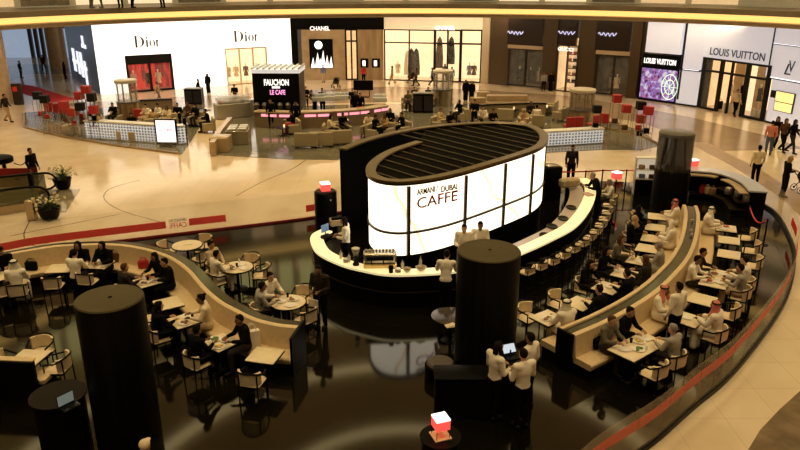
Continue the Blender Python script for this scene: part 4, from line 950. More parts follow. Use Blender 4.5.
# outer right row
T('C1',726,228,RP,'outer row square table farthest back by the black service bar')
T('C2',729,240,RP,'empty outer row square table second from the service bar')
T('C3',729,254,RP,'empty outer row square table third from the service bar')
T('C4',716,278,RP,'double table with four diners in the outer row',True,lat=(-.36,.36))
T('C5',702,299,RP,'empty outer row square table below the four diners')
T('C6',688,319,RP,'outer row square table before the guest in a red headscarf')
T('C7',638,346,RP,'nearest double table in the outer row with three diners',True,lat=(-.38,.38))
# round tables behind the left sofa
for k,x,y,l,chs in (('D1',187,245,'empty round table farthest behind the left sofa',((-.75,.1),(.35,.7),(.6,-.5))),('D2',237,267,'round table with plates, middle of three behind the left sofa',((.25,.75),(.75,.0),(-.55,-.5),(-.75,.3))),('D3',288,302,'round table with dishes nearest the brown clad waiter',((.3,.75),(.55,-.5),(-.6,.45),(-.72,-.3)))):
    p=A2(x,y,.75); RT.put((p.x,p.y,.004),0,l,'round tables behind the left sofa'); SEAT[k]=(Vector((p.x,p.y,.754)),0)
    for j,(dx,dy) in enumerate(chs):
        rz=math.atan2(dx,-dy); SEAT[k+'c%d'%j]=(Vector((p.x+dx,p.y+dy,0)),-math.degrees(rz)); CHAIR.put((p.x+dx,p.y+dy,.004),rz,'%s cream chair at the %s'%(order[j],l.split(',')[0]),'cream cafe chairs')
# lower left booth
t=thing('booth_sofa','dark backed cream booth seat at the lower left corner','sofa',A(14,398,0),-.08)
mb=MB(); mb.box((0,0,.5),(1.3,.14,1.0),0,.03); mb.build('back_panel',dwood,t); mb=MB(); mb.box((0,.03,1.02),(1.32,.17,.05),0,.02); mb.build('top_trim',cream,t); mb=MB(); mb.box((.05,.38,.39),(1.4,.58,.14),0,.04); mb.build('seat',cream,t); mb=MB(); mb.box((.05,.35,.16),(1.35,.5,.32)); mb.build('base',dwood,t)
p=A2(29,357,.75); TAB.put((p.x,p.y,.004),-.12,'square table behind the lower left booth','square tables at the sofas')
for dx,dy,rz,l in ((-.68,.05,-PI/2,'left of the lower left table'),(.66,-.02,PI/2,'right of the lower left table'),(-.1,.72,PI,'behind the lower left table')): CHAIR.put((p.x+dx,p.y+dy,.004),rz,'cream chair with black rail '+l,'cream cafe chairs')
# dark columns
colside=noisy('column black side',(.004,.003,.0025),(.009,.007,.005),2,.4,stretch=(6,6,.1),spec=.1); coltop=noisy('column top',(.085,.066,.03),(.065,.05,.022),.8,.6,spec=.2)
def column(x,y,r,h,label,glass=0):
    c=A(x,y,h); t=thing('dark_column',label,'column',(c.x,c.y,0))
    if glass:
        mb=MB(); mb.lathe((0,0,0),[(r,0),(r,h*glass)],40); mb.build('shaft',colside,t)
        mb=MB(); mb.lathe((0,0,h*glass),[(r,0),(r,h*(1-glass)-.16),(r-.03,h*(1-glass)-.16),(r-.03,0)],40); mb.build('glass_sleeve',glassy('smoked glass',(.05,.045,.04),.62,.05),t)
        for i in range(6): mb=MB(); a=i*PI/3+.2; mb.tube([((r-.15)*math.cos(a),(r-.15)*math.sin(a),h*glass),((r-.35)*math.cos(a),(r-.35)*math.sin(a),h-.16)],.04); mb.build('inner_strut',mat('dim steel',(.16,.14,.11),.4,.6),t)
        mb=MB(); mb.lathe((0,0,h-.16),[(r,0),(r,.12),(r-.06,.16)],40); mb.build('top_cap',mat('smoke grey cap',(.10,.09,.075),.3),t)
    else:
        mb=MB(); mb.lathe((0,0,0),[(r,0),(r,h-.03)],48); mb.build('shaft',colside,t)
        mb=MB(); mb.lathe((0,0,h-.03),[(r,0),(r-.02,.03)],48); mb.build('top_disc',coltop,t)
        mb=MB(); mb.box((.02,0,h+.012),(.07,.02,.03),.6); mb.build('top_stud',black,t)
    return c
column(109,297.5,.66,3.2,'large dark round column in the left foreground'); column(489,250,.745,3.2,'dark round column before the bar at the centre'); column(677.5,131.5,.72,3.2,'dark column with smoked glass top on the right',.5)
# host stands and lamp
t=thing('host_stand','black reception desk at the foot of the centre column','desk',A(462,412,0),.0); mb=MB(); mb.box((0,0,.5),(1.25,.55,1.0),0,.03); mb.build('body',dwood,t); mb=MB(); mb.box((0,0,1.02),(1.3,.6,.04),0,.015); mb.build('desktop',dwood,t)
t=thing('host_stand','dark stand with lit screen between three white shirted waiters','desk',A(507,402,0),.5); mb=MB(); mb.box((0,0,.5),(.6,.5,1.0),0,.03); mb.build('body',dwood,t)
t=thing('order_screen','pale blue lit order screen on stand between the waiters','screen',A(511,357,1.0),.35); mb=MB(); mb.box((0,-.05,.015),(.3,.22,.03)); mb.tube([(0,.02,.03),(0,.04,.16)],.02); mb.build('stand',black,t)
sc1=MB(); sc1.box((0,.0,.2),(.36,.03,.25),0,.01); o=sc1.build('bezel',black,t); o.rotation_euler=(-.7,0,0); s2=MB(); s2.box((0,-.018,.2),(.31,.006,.2)); o=s2.build('display',mat('pale screen',(.2,.22,.25),.2,emit=(.6,.68,.75),es=.7),t); o.rotation_euler=(-.7,0,0)
t=thing('host_stand','dark round podium with open laptop at lower left','desk',A(66,437,0),.4); mb=MB(); mb.lathe((0,0,0),[(.5,0),(.5,1.0),(.56,1.02),(.56,1.06)],28); mb.build('body',mat('dark brown wood',(.008,.004,.0025),.5,spec=.1),t)
t=thing('laptop','open laptop with dim greenish screen on the dark podium','laptop',A(70,407,1.064),.95); mb=MB(); mb.box((0,0,.012),(.36,.25,.02),0,.01); mb.build('keyboard_base',black,t); mb=MB(); mb.box((0,.13,.14),(.36,.015,.26),0,.006); mb.build('lid',black,t); mb=MB(); mb.box((0,.121,.145),(.33,.004,.22)); mb.build('screen',mat('dim screen',(.1,.12,.1),.2,emit=(.35,.4,.33),es=.25),t)
t=thing('round_reflection','low brown round pouf beside the reception desk','reflection block',A(440,377,0)); mb=MB(); mb.lathe((0,0,0),[(.36,0),(.38,.05),(.38,.36),(.34,.4)],28); mb.build('base',dwood,t); mb=MB(); mb.lathe((0,0,.4),[(.34,0),(.3,.04)],28); mb.build('disc',mat('brown cushion',(.06,.04,.02),.5),t)  # solid round block standing in for a reflection in the polished floor
t=thing('side_table','dark round side table left of the centre column','table',A(450,340,0)); mb=MB(); mb.lathe((0,0,.7),[(.5,0),(.52,.015),(.52,.03),(.48,.035)],32); mb.build('tabletop',mat('brown dark top',(.03,.02,.012),.15),t); mb=MB(); mb.lathe((0,0,0),[(.25,0),(.25,.02),(.04,.05),(.04,.7)],16); mb.build('pedestal',black,t)
mb=MB(); mb.box((0,0,.012),(.3,.2,.02),0,.008); mb.box((.02,.01,.03),(.22,.16,.015),.3,.006); mb.build('folded_napkin',cloth('cream'),None,label='folded cream napkin on the dark round side table',cat='napkin',loc=A(451,326,.737),rz=.3)
t=thing('lamp_stand','small black round stand under the red cube lamp','stand',(A(440.5,436,.95).x,A(440.5,436,.95).y,0)); mb=MB(); mb.lathe((0,0,0),[(.36,0),(.36,.9),(.4,.92),(.4,.95)],28); mb.build('body',black,t)
t=thing('cube_lamp','glowing red cube lamp with white top on small black stand','lamp',A(440.5,436,.951),.35)
mb=MB(); mb.box((0,0,.012),(.34,.34,.02)); mb.build('tray',mat('lit paper',(.8,.65,.4),.5),t)
for x in (-.13,.13):
    for y in (-.13,.13): mb=MB(); mb.tube([(x,y,.02),(x,y,.2)],.008,6); mb.build('leg',black,t)
mb=MB(); mb.box((0,0,.30),(.28,.28,.2),0,.01); mb.build('lamp_shade',mat('red lamp glow',(.7,.03,.03),.4,emit=(1,.08,.06),es=.9),t); mb=MB(); mb.box((0,0,.415),(.285,.285,.035),0,.006); mb.build('lamp_top',mat('white lamp glow',(.9,.9,.85),.4,emit=(1,.93,.85),es=1.0),t)
# table dressings
DRESS=[]
def plate(loc,label,food=None):
    t=thing('plate',label,'plate',loc); mb=MB(); mb.lathe((0,0,0),[(.08,0),(.15,.014),(.165,.024),(.15,.021),(.08,.01)],18); mb.build('dish',wcer,t)
    if food:
        mb=MB()
        for k in range(6): mb.ell((R.uniform(-.07,.07),R.uniform(-.07,.07),.03),(.045,.04,.028),8,5)
        mb.build('food',mat('food '+food,{'red':(.5,.05,.02),'green':(.1,.2,.03),'brown':(.25,.1,.03),'yellow':(.7,.45,.1)}[food],.5),t)
def tumbler(loc,label,dark=False):
    mb=MB(); mb.lathe((0,0,0),[(.03,0),(.038,.12),(.034,.12),(.027,.01)],12); mb.build('drinking_glass',black if dark else glassy('tumbler glass',(.8,.8,.75),.35),None,label=label,cat='glass',loc=loc)
def onto(key,dx,dy):
    p,rz=SEAT[key]; c,s=math.cos(rz),math.sin(rz); return (p.x+dx*c-dy*s,p.y+dx*s+dy*c,.757)
for key,nm,items in (('A3','the laden table beside the left column',(('red',-.2,.1),(None,.15,.18),('brown',.12,-.15))),('A5','the table of the woman with a bun',((None,-.15,.12),('brown',.18,-.08))),('A6','the left sofa table with colourful food',(('red',.05,.16),('green',-.2,-.02),('yellow',.18,-.18))),('A2','the table of the black robed guests',((None,.1,.05),(None,-.15,.12))),('D2','the middle round table',((None,.1,.2),('brown',-.15,-.1),(None,.25,-.12))),('D3','the round table nearest the waiter',((None,-.2,.05),('brown',.12,.15),(None,.1,-.22))),('B1','the table nearest the centre column',(('brown',.1,.05),)),('B3','the table between two dark haired women',((None,-.1,.05),)),('B5','the laden inner row table',(('green',-.15,.1),(None,.15,.12),('yellow',.05,-.15))),('C1','the table by the service bar',(('red',.1,.0),(None,-.18,.1))),('C4','the four diner table',(('red',-.4,.15),('yellow',-.1,.1),('brown',.25,.12),(None,.4,-.15),(None,-.3,-.15))),('C6','the table of the red headscarf guest',((None,.05,.05),)),('C7','the nearest outer double table',((None,-.4,.1),('green',-.15,-.12),('yellow',.2,.1),(None,.45,.1)))):
    for i,(fd,dx,dy) in enumerate(items): plate(onto(key,dx,dy),'white plate %s on %s, %s'%('with %s food'%fd if fd else 'without food',nm,order[i]),fd)
for key,nm,items in (('A3','the laden table beside the left column',((0,0),)),('A5','the table of the woman with a bun',((.05,.2),)),('D2','the middle round table',((0,0),(.0,.35))),('D3','the round table nearest the waiter',((-.05,.3),)),('B3','the table between two dark haired women',((.18,-.1),)),('B5','the laden inner row table',((-.2,-.15),)),('C1','the table by the service bar',((.2,.2),)),('C4','the four diner table',((0,-.2),(.1,.25))),('C7','the nearest outer double table',((0,.2),(-.05,-.25),))):
    for i,(dx,dy) in enumerate(items): tumbler(onto(key,dx,dy),'%s on %s, %s'%('dark glass' if i==0 else 'clear glass',nm,order[i]),i==0)
for key,dx,dy,l in (('B4',.0,.05,'white open menu lying on an inner row table'),('B4',-.1,-.2,'white paper beside the open menu on an inner row table'),('D1',0,.1,'white card on the empty far round table')):
    mb=MB(); mb.box((0,0,.008),(.3,.22,.012),.2); mb.build('menu_card',cloth('white'),None,label=l,cat='menu',loc=onto(key,dx,dy))
# tealight glasses standing on the divider ledge
for i,(x,y) in enumerate(((691,236),(690.5,232),(692,222))): mb=MB(); mb.lathe((0,0,0),[(.04,0),(.05,.09),(.045,.09),(.03,.02)],12); mb.build('candle_glass',mat('pale candle glass',(.7,.66,.58),.2),None,label='small pale candle glass on the divider ledge, %s from the front'%order[i],cat='candle',group='candle glasses on the ledge',loc=A(x,y,1.002))
# bags
def bag(loc,rz,c,label,paper=False,s=1):
    t=thing('paper_bag' if paper else 'handbag',label,'bag',loc,rz); w_,h_,d_=(.3,.36,.14) if paper else (.34,.26,.15); w_*=s;h_*=s
    mb=MB(); mb.box((0,0,h_/2),(w_,d_,h_),0,.008 if paper else .04); mb.build('body',cloth(c),t)
    for y in (-.04,.04): mb=MB(); mb.tube([(w_*.3*math.cos(a*PI/8),y,h_-.01+h_*.4*math.sin(a*PI/8)) for a in range(9)],.009,6); mb.build('handle',cloth(c),t)
bag(A(252.5,348,.47),.5,'white','white paper bag on the left sofa beside the empty table',True,1.35)
bag(A(597,347,.47),.9,'black','black handbag on the near end of the right outer sofa',False,1.15)
bag(A(144,268,.47),.2,'red','red handbag on the left sofa by the dark haired woman')
bag(A(115,262,.47),.3,'brown','dark brown bag on the sofa beside the black robed guests',False,1.2)
bag(A(32,270,.47),.0,'black','black bag on the sofa beside the guest in the cap',False,1.1)
# service bar at right
SB=smooth([A2(*q,1.15) for q in [(690,167),(715,169),(738,174),(757,182),(768,192)]],6)
t=thing('service_bar','black service bar with blue grey top at the far right of the cafe','counter')
mb=MB(); mb.sweep(SB,[(0,1.1),(.7,1.1),(.7,1.16),(0,1.16)]); mb.build('countertop',mat('blue grey glossy top',(.5,.52,.6),.2),t)
mb=MB(); mb.sweep(SB,[(.03,0),(.62,0),(.62,1.1),(.03,1.1)]); mb.build('body',dwood,t)
for a,b_ in ((0,10),(13,25)): mb=MB(); mb.sweep(SB[a:b_],[(.7,1.0),(1.05,1.0),(1.05,1.05),(.7,1.05)]); mb.build('ledge',tan,t)
mb=MB(); mb.sweep(SB[12:],[(.63,.3),(1.3,.3),(1.3,.34),(.63,.34)]); mb.sweep(SB[12:],[(.63,.62),(1.1,.62),(1.1,.65),(.63,.65)]); mb.build('shelf',bronze2,t)
mb=MB(); mb.sweep(SB,[(.66,0),(1.25,0),(1.25,.25),(.66,.25)]); mb.build('base',dwood,t)
for i,(x,y) in enumerate(((727.5,194),(737,197),(745.5,201))):
    u=thing('beverage_urn','round pewter urn on the service bar shelf, %s of three from left'%order[i],'urn',A(x,y,.66)+Vector((0,-.05,0)),0,'urns on the service bar'); mb=MB(); mb.lathe((0,0,0),[(.13,0),(.15,.03),(.15,.26),(.12,.3),(.04,.33)],18); mb.build('body',mat('pewter',(.3,.26,.19),.3,.6),u); mb=MB(); mb.cyl((0,0,.33),.025,.03,8); mb.build('knob',black,u)
for i,(x,y,c) in enumerate(((693,182,'red'),(700,184,'cream'),(708,186,'tan'))): bag(Vector((*offset(SB,.95)[3+3*i],.251)),.2,c,'small %s carton on the low shelf of the service bar'%c,True,.8)
# lit pastry shelf unit and rope posts on the far right
t=thing('display_shelf','pale lit display shelf unit beside the smoked glass column','shelf',A(644.5,194,0),-.15)
mb=MB(); mb.box((0,.18,.85),(1.05,.04,1.7)); mb.build('back_panel',mat('lit shelf back',(.8,.7,.5),.5,emit=(1,.85,.6),es=.3),t)
for x in (-.52,.52): mb=MB(); mb.box((x,0,.85),(.04,.36,1.7)); mb.build('side_panel',white,t)
for z in (.72,1.15,1.68): mb=MB(); mb.box((0,0,z),(1.0,.34,.03)); mb.build('shelf',white,t)
mb=MB(); mb.box((0,0,.35),(1.0,.36,.7)); mb.build('base',dwood,t)
for i,(x,z,c) in enumerate(((-.25,1.165,'tan'),(.2,1.165,'brown'),(-.2,.735,'blue'),(.22,.735,'brown'))): mb=MB(); mb.box((0,0,.09),(.26,.18,.18),0,.03); p=A(644.5,194,0); mb.build('gift_box',cloth(c),None,label='%s gift box on the %s shelf of the pale display unit'%(c,'upper' if z>1 else 'lower')+(' at right' if x>0 else ' at left'),cat='box',loc=(p.x+x,p.y-.0-.15*x,z),rz=-.15)
def stanchion(loc,label):
    t=thing('barrier_post',label,'post',loc); mb=MB(); mb.lathe((0,0,0),[(.17,0),(.17,.015),(.03,.04)],16); mb.build('base',black,t); mb=MB(); mb.cyl((0,0,.03),.03,.95,12); mb.build('pole',black,t); mb=MB(); mb.cyl((0,0,.93),.04,.07,12); mb.build('belt_head',black,t)
PO=[A(x,y,1.0) for x,y in ((560,171),(586,170.5),(603,169.5),(627,169.5),(654,168.5))]
for i,p in enumerate(PO): stanchion((p.x,p.y,0),'black belt barrier post on the marble behind the bar, %s from left'%order[i])
for i in range(len(PO)-1):
    a,b_=PO[i],PO[i+1]; m_=(a+b_)/2; d=b_-a; mb=MB(); mb.box((0,0,0),(d.length-.08,.012,.055)); mb.build('barrier_belt',red,None,label='red belt between barrier posts behind the bar, %s span from left'%order[i],cat='belt',loc=(m_.x,m_.y,.95),rz=math.atan2(d.y,d.x))
RPp=[A(750,206,1.0),A(768,219,1.0)]
for i,p in enumerate(RPp): stanchion((p.x,p.y,.004),'rope post %s the service bar corner'%('against' if i==0 else 'in front of'))
a,b_=RPp; pts=[a.lerp(b_,k/12)+Vector((0,0,-.05-.32*math.sin(PI*k/12))) for k in range(13)]; mb=MB(); mb.tube(pts,.028,8); mb.build('barrier_rope',red,None,label='sagging red velvet rope at the service bar corner',cat='rope')
# small red white cube lights standing on posts
for x,y,h,l in ((616.5,178.5,1.0,'red white cube light behind the right bar end'),(323,190,1.85,'red white cube light above the black dispenser cabinet'),(693,165,1.2,'red white cube light on the service bar')):
    p=A(x,y,h); t=thing('cube_light',l,'lamp',(p.x,p.y,0 if h==1.0 else 1.165) if h<1.5 else (A(327,236,0).x,A(327,236,0).y,1.8))
    z0=h-t.location.z if h==1.0 else 0
    if h==1.0: mb=MB(); mb.cyl((0,0,0),.12,.03,14); mb.cyl((0,0,.03),.03,h-.06,10); mb.build('post',black,t)
    mb=MB(); mb.box((0,0,z0+.13),(.34,.34,.26),.3,.01); mb.build('lamp_shade',mat('red lamp soft',(.7,.05,.04),.4,emit=(1,.12,.09),es=.6),t); mb=MB(); mb.box((0,0,z0+.28),(.345,.345,.05),.3,.01); mb.build('lamp_top',mat('white lamp glow',(.9,.9,.85),.4,emit=(1,.93,.85),es=1.0),t)
# ---------------------------------------------------------------- guests at the sofas and tables
def sit(key,pn,top,bottom,head,label,turn=0,skin=None,dl=0,fwd=0):
    p,f=SEAT[key]; a=-math.radians(f); fw=Vector((-math.sin(a),math.cos(a),0)); rt=Vector((math.cos(a),math.sin(a),0))
    return person(pn,p+rt*dl+fw*fwd,f+turn,top,bottom,head,label,skin)
# left sofa
sit('A0s0','sit','black','dark','cap:black','person in black cap and jacket at the far left end of the sofa',20,1,dl=-.5)
at_head('sit',14,264,345,'white','robe','scarf:ghutra','person in white robe and headscarf on chair, back to camera, far left')
p=headpos(14,264,'sit',345); CHAIR.put((p.x,p.y,.004),math.radians(15),'cream chair under the white robed guest at far left','cream cafe chairs')
at_head('sit',77.5,246,175,'black','robe','hijab:black','person in black robe and veil on the sofa behind the bare table')
at_head('sit',101.5,246,190,'black','robe','hijab:black','person in black robe and veil on the sofa, right of two')
sit('A2c0','sit','white','dark','short:hair','person in white shirt seated with back to camera facing two black robed guests',0,0,dl=-.35)
at_head('sit',154,257,215,'black','dark','long:hair','long haired person in black on the bend of the left sofa')
at_head('sit',164,262.5,235,'black','black','short:hair','short haired person in black leaning in on the left sofa bend')
at_head('sit',200.5,299,255,'cream','beige','bun:hair','person with hair bun in cream top on the left sofa')
sit('A5c0','sit','black','black','long:hair','long haired person in black on chair opposite the hair bun guest')
at_head('sit',239,320,235,'black','dark','short:hair','dark haired person in black on the left sofa by the colourful food')
sit('A6c0','sit','black','black','short:hair','person in black on chair opposite the colourful food, back turned')
sit('A3c0','sit','dark','dark','short:brhair','brown haired person in dark clothes at the laden table behind the left column')
# round tables
sit('D2c3','sitback','beige','beige','short:hair','person in beige shirt leaning back at the middle round table')
sit('D2c2','sit','white','white','short:hair','person in white robe at the middle round table, back to camera',0,1)
sit('D3c2','sit','white','dark','short:hair','person in white shirt at the round table nearest the waiter')
sit('D3c3','sit','grey','dark','short:hair','person in grey shirt, back turned, at the round table nearest the waiter')
# inner right row
sit('B1s0','sit','white','robe','scarf:ghutra','person in white robe and headscarf with phone at table nearest the centre column',10,1)
sit('B2s0','sit','black','black','short:hair','dark haired person in black on inner sofa beside the white robed phone user')
sit('B3c0','sitcheek','black','dark','long:hair','long haired person resting cheek on hand in inner row',0,0)
sit('B4c0','sit','black','dark','long:hair','long haired person in black reading the open menu',0,0)
sit('B3s0','sit','black','black','short:hair','dark person on inner sofa facing the guest with cheek on hand')
sit('B5c0','sit','olive','dark','long:brhair','brown haired person in olive at the laden inner row table',0,0)
sit('B4s0','sit','dark','dark','long:brhair','brown haired person in dark top on inner sofa by the open menu')
sit('B5s0','sit','grey','grey','short:greyhair','grey haired person in grey on inner sofa by the laden table')
sit('B7s0','sit','white','robe','scarf:white','person in white robe and plain white head cloth on inner sofa')
sit('B7c0','sit','black','black','hijab:tan','person in black with tan headscarf in inner row',0,0)
sit('B8c0','sit','black','robe','hijab:black','person in black robe at the inner row, nearest the smoked column')
sit('B9s0','sit','white','robe','scarf:shemagh','person in white robe and red chequered headscarf on inner sofa')
# outer right row
sit('C1s0','sit','white','robe','scarf:ghutra','person in white robe and headscarf on outer sofa by the service bar')
sit('C4s1','sit','dark','dark','short:hair','person in dark jacket among the four diners, on the sofa',0,1)
sit('C4s0','sit','white','dark','short:hair','person in white shirt among the four diners, on the sofa')
sit('C4c1','sit','white','dark','short:hair','person in white shirt among the four diners, on a far chair')
sit('C4c0','sit','grey','beige','short:hair','person in grey shirt among the four diners, back to camera')
sit('C6s0','sit','white','robe','scarf:shemagh','person in white robe and red headscarf on the outer sofa behind the waiter')
sit('C6c0','sit','white','robe','scarf:shemagh','person in white robe and red headscarf on chair by the glass barrier')
sit('C7s1','sit','black','black','short:hair','person in black shirt on the outer sofa at the nearest double table',0,1)
sit('C7s0','sit','olive','dark','short:brhair','person in olive top on the near end of the outer sofa',0,0)
sit('C7c1','sit','grey','dark','short:greyhair','person in grey white polo shirt on chair at the nearest double table',0,0)
# staff
at_head('stand',679,287,330,'white','black','short:hair','waiter in white shirt and black trousers serving the outer row, back to camera')
t=person('hold',A(321.5,327,0),200,'umber','black','short:hair','waiter in brown uniform with white apron walking by the round tables')
mb=MB(); mb.box((.1,.19,.66),(.26,.03,.36),0,.008); ap=mb.build('apron',cloth('white'),t); tag(ap,'white hanging apron')
at_head('hold',343.5,221,275,'white','black','long:hair','long haired server in white behind the left end of the bar')
at_head('reach',447,254.5,8,'white','black','short:hair','person in white shirt leaning on the bar front, back to camera')
person('hold',(2.5,20.55,.2),185,'white','black','short:hair','tall server in white shirt behind the bar facing the camera')
person('hold',(1.98,20.3,.2),190,'white','black','short:hair','shorter server in white in front of the tall server behind the bar')
at_head('reach',592.5,176,265,'black','black','short:greyhair','fair haired person in black suit leaning on the far end of the bar')
at_head('sit',609,182.5,270,'white','dark','short:greyhair','person in white shirt seated at the far end of the bar')
p=headpos(609,182.5,'sit',270); CHAIR.put((p.x,p.y,.004),PI/2,'cream chair at far end of bar under the white shirted guest','cream cafe chairs')
at_head('stand',573,148,185,'dark','black','short:hair','standing person in dark jacket beyond the belt barrier')
at_head('hold',499,347,60,'white','black','long:hair','long haired waiter in white shirt left of the lit order screen')
at_head('hold',523,354,335,'white','black','short:hair','waiter in white shirt nearest the camera at the order screen')
at_head('stand',530,338,315,'white','black','short:hair','broad waiter in white shirt right of the order screen')
at_head('stand',145,446.5,0,'black','black','cap:cream','person in pale cap cut by the bottom edge beside the left column')
# ---------------------------------------------------------------- shoppers on the marble
W=at_head
W('stand',760,148,5,'cream','black','short:hair','person in cream shirt and black trousers walking off beyond the service bar')
W('hold',791,159,95,'black','black','long:blond','blond person in black pushing the stroller at the right edge')
W('stand',773,123,20,'pink','jeans','short:hair','person in pink shirt and jeans by the right storefront')
W('walk',778.5,119,200,'black','black','long:hair','long haired person in black facing the pink shirted one')
W('walk',787,121,170,'brown','black','long:brhair','person in brown jacket, middle of the walking group at right')
W('walk',796,122,150,'black','dark','long:hair','rightmost person of the walking group at the right storefront')
W('walk',157,83,95,'beige','grey','short:hair','person in beige striding past the red window of the white facade')
W('stand',207,75,200,'black','robe','hijab:black','person in black robe before the cream window of the white facade')
W('walk',198,80.5,90,'black','dark','short:hair','dark clothed person left of the black robed one at the white facade')
W('stand',323,63,170,'blue','beige','short:hair','person in blue top by the white peaks picture')
W('stand',363.5,64,180,'red','black','short:hair','person in red top by the framed posters')
W('walk',392,64,260,'grey','tan','long:brhair','person in grey brown coat passing the cream boutique')
W('walk',416,66,265,'brown','dark','long:hair','person with stroller before the cream boutique')
W('walk',432.5,66,90,'blue','black','short:hair','person in blue beside the middle glass column')
W('stand',445,62,190,'black','black','long:hair','person in black behind the middle glass column')
W('stand',452,65,10,'blue','dark','short:hair','person in pale blue entering the cream boutique')
W('stand',466,81.5,180,'black','robe','hijab:black','left of two people in black robes walking beyond the seating')
W('stand',472,82.5,190,'black','robe','hijab:black','right of two people in black robes walking beyond the seating')
W('stand',544.5,70.5,185,'grey','black','short:brhair','person in pale grey coat outside the warm brown doorway')
W('stand',551.5,73.5,200,'black','robe','hijab:black','person in black robe outside the warm brown doorway')
W('walk',4,96,100,'dark','tan','short:hair','person in dark jacket and tan trousers at the left edge by the column')
W('walk',42,56,170,'black','black','short:hair','dark figure in the middle of the bluish corridor')
W('stand',19,62,90,'black','black','short:hair','dark figure at left side of the bluish corridor')
W('stand',63,63,260,'black','robe','hijab:black','dark robed figure at right side of the bluish corridor')
for x,d,f,tp,bt,hd,l in ((740.5,.3,180,'cream','black','short:brhair','person in cream top stepping out of the tall lit doorway'),(760,-1.7,200,'brown','dark','long:hair','brown clothed figure behind the right pane of the tall doorway')):
    person('stand' if x!=740.5 else 'walk',WL2.pt(WL2.at(x,95)[0],0,d),f,tp,bt,hd,l)
bag(WL2.pt(WL2.at(709.5,105)[0],0,-.9),.4,'black','large black bag at floor level in the tall doorway left window',False,2.2)
# strollers
def stroller(loc,rz,c,label):
    t=thing('stroller',label,'stroller',loc,rz)
    mb=MB(); mb.ell((0,.05,.55),(.24,.34,.2),14,8); mb.build('seat_shell',cloth(c),t)
    mb=MB(); mb.ell((0,-.12,.75),(.25,.26,.24),14,8); mb.build('hood',blackm,t)
    for x in (-.26,.26): mb=MB(); mb.tube([(x,-.5,1.0),(x,-.3,.75),(x,.3,.2)],.02,6); mb.tube([(x,-.3,.2),(x,.1,.6)],.02,6); mb.build('frame_tube',black,t)
    mb=MB(); mb.tube([(-.26,-.5,1.0),(.26,-.5,1.0)],.025,6); mb.build('push_bar',black,t)
    for x in (-.28,.28):
        for y in (-.3,.36):
            mb=MB(); mb.tube([(x,y+.15*math.cos(a*PI/8),.165+.15*math.sin(a*PI/8)) for a in range(16)],.018,6,True); mb.tube([(x-.02,y,.165),(x+.02,y,.165)],.05,8); mb.build('wheel',black,t)
stroller(A(803,192),-PI/2,'brown','dark stroller pushed along at the right picture edge')
stroller(A(411.5,83),PI/2,'brown','stroller pushed before the cream boutique')
stroller(A(336,88.5),.4,'brown','dark stroller parked beyond the pink lit counter')
# ---------------------------------------------------------------- escalator corner, far left
t=thing('escalator','escalator end with glass sides and black handrails at the left edge','escalator')
eg=glassy('green balustrade glass',(.16,.17,.07),.6,.06); met=mat('warm steel',(.45,.37,.25),.25,.9)
def esc_path(pts,z): return [A(x,y,z) for x,y in pts]
for i,(y0,zz) in enumerate(((196,1),(178,1))):
    pts=[(-45,y0+2),(-10,y0),(20,y0-3),(44,y0-5)] if i else [(-45,y0-1),(-10,y0-4),(18,y0-8),(36,y0-9)]
    pp=[A2(x,y,1.0) for x,y in pts]; pp=smooth(pp,5)
    mb=MB(); mb.sweep(pp,[(-.02,.35),(.02,.35),(.02,.95),(-.02,.95)]); mb.build('glass_side',eg,t)
    e=pp[-1]; tv=(pp[-1]-pp[-2]).normalized()
    hr=[(q.x,q.y,1.0) for q in pp]+[(e.x+tv.x*.45*math.sin(a*PI/8),e.y+tv.y*.45*math.sin(a*PI/8),.62+.38*math.cos(a*PI/8)) for a in range(9)]
    mb=MB(); mb.tube(hr,.05,8); mb.build('handrail',black,t)
    mb=MB(); mb.sweep(pp,[(-.16,0),(.16,0),(.16,.35),(-.16,.35)]); mb.build('skirt_panel',met,t)
a=A2(-45,206); b_=A2(40,200)
mb=MB(); mb.prism([A2(-60,208),A2(46,200),A2(60,192),A2(-60,190)],0,.12); mb.build('step_plate',mat('ribbed steel',(.12,.11,.08),.35,.7),t)
mb=MB(); mb.prism([A2(-60,186),A2(40,183),A2(44,178),A2(-60,178)],.0,.14); mb.build('landing_plate',greym,t)
def planter(x,y,r,label):
    t=thing('potted_plant',label,'plant',A(x,y))
    mb=MB(); mb.lathe((0,0,0),[(r*.55,0),(r*.75,.12),(r,.5),(r*.95,.52),(r*.85,.45)],20); mb.build('bowl_pot',black,t)
    mb=MB(); mb.lathe((0,0,.42),[(r*.84,0),(r*.84,.03)],16); mb.build('soil',blackm,t)
    gl_=mat('leaf green',(.05,.08,.02),.5); fl=mat('cream blossom',(.75,.66,.4),.6)
    mb=MB(); mf=MB()
    for k in range(42):
        a=R.uniform(0,2*PI); e=R.uniform(.5,1.4); l=R.uniform(.35,.8); q=[Vector((.15*math.cos(a),.15*math.sin(a),.45))]
        for s_ in (.4,.75,1): q.append(Vector((math.cos(a)*l*s_*math.cos(e)*1.3,math.sin(a)*l*s_*math.cos(e)*1.3,.45+l*s_*math.sin(e)-.15*s_*s_)))
        w_=.035; s=Vector((-math.sin(a),math.cos(a),0)); vs=[]
        for i,p in enumerate(q): ww=w_*(.5,1,.8,.1)[i]; vs+=[p-s*ww,p+s*ww,p+Vector((0,0,-.008))]
        mb.add(vs,[f for i in range(3) for f in ((i*3,i*3+1,i*3+4,i*3+3),(i*3+1,i*3+2,i*3+5,i*3+4),(i*3+2,i*3,i*3+3,i*3+5))])
        if k%2==0:
            for _ in range(2): c=q[-1]+Vector((R.uniform(-.06,.06),R.uniform(-.06,.06),R.uniform(0,.08))); mf.ell(c,(.05,.05,.04),7,5)
    mb.build('leaves',gl_,t); mf.build('blossoms',fl,t)
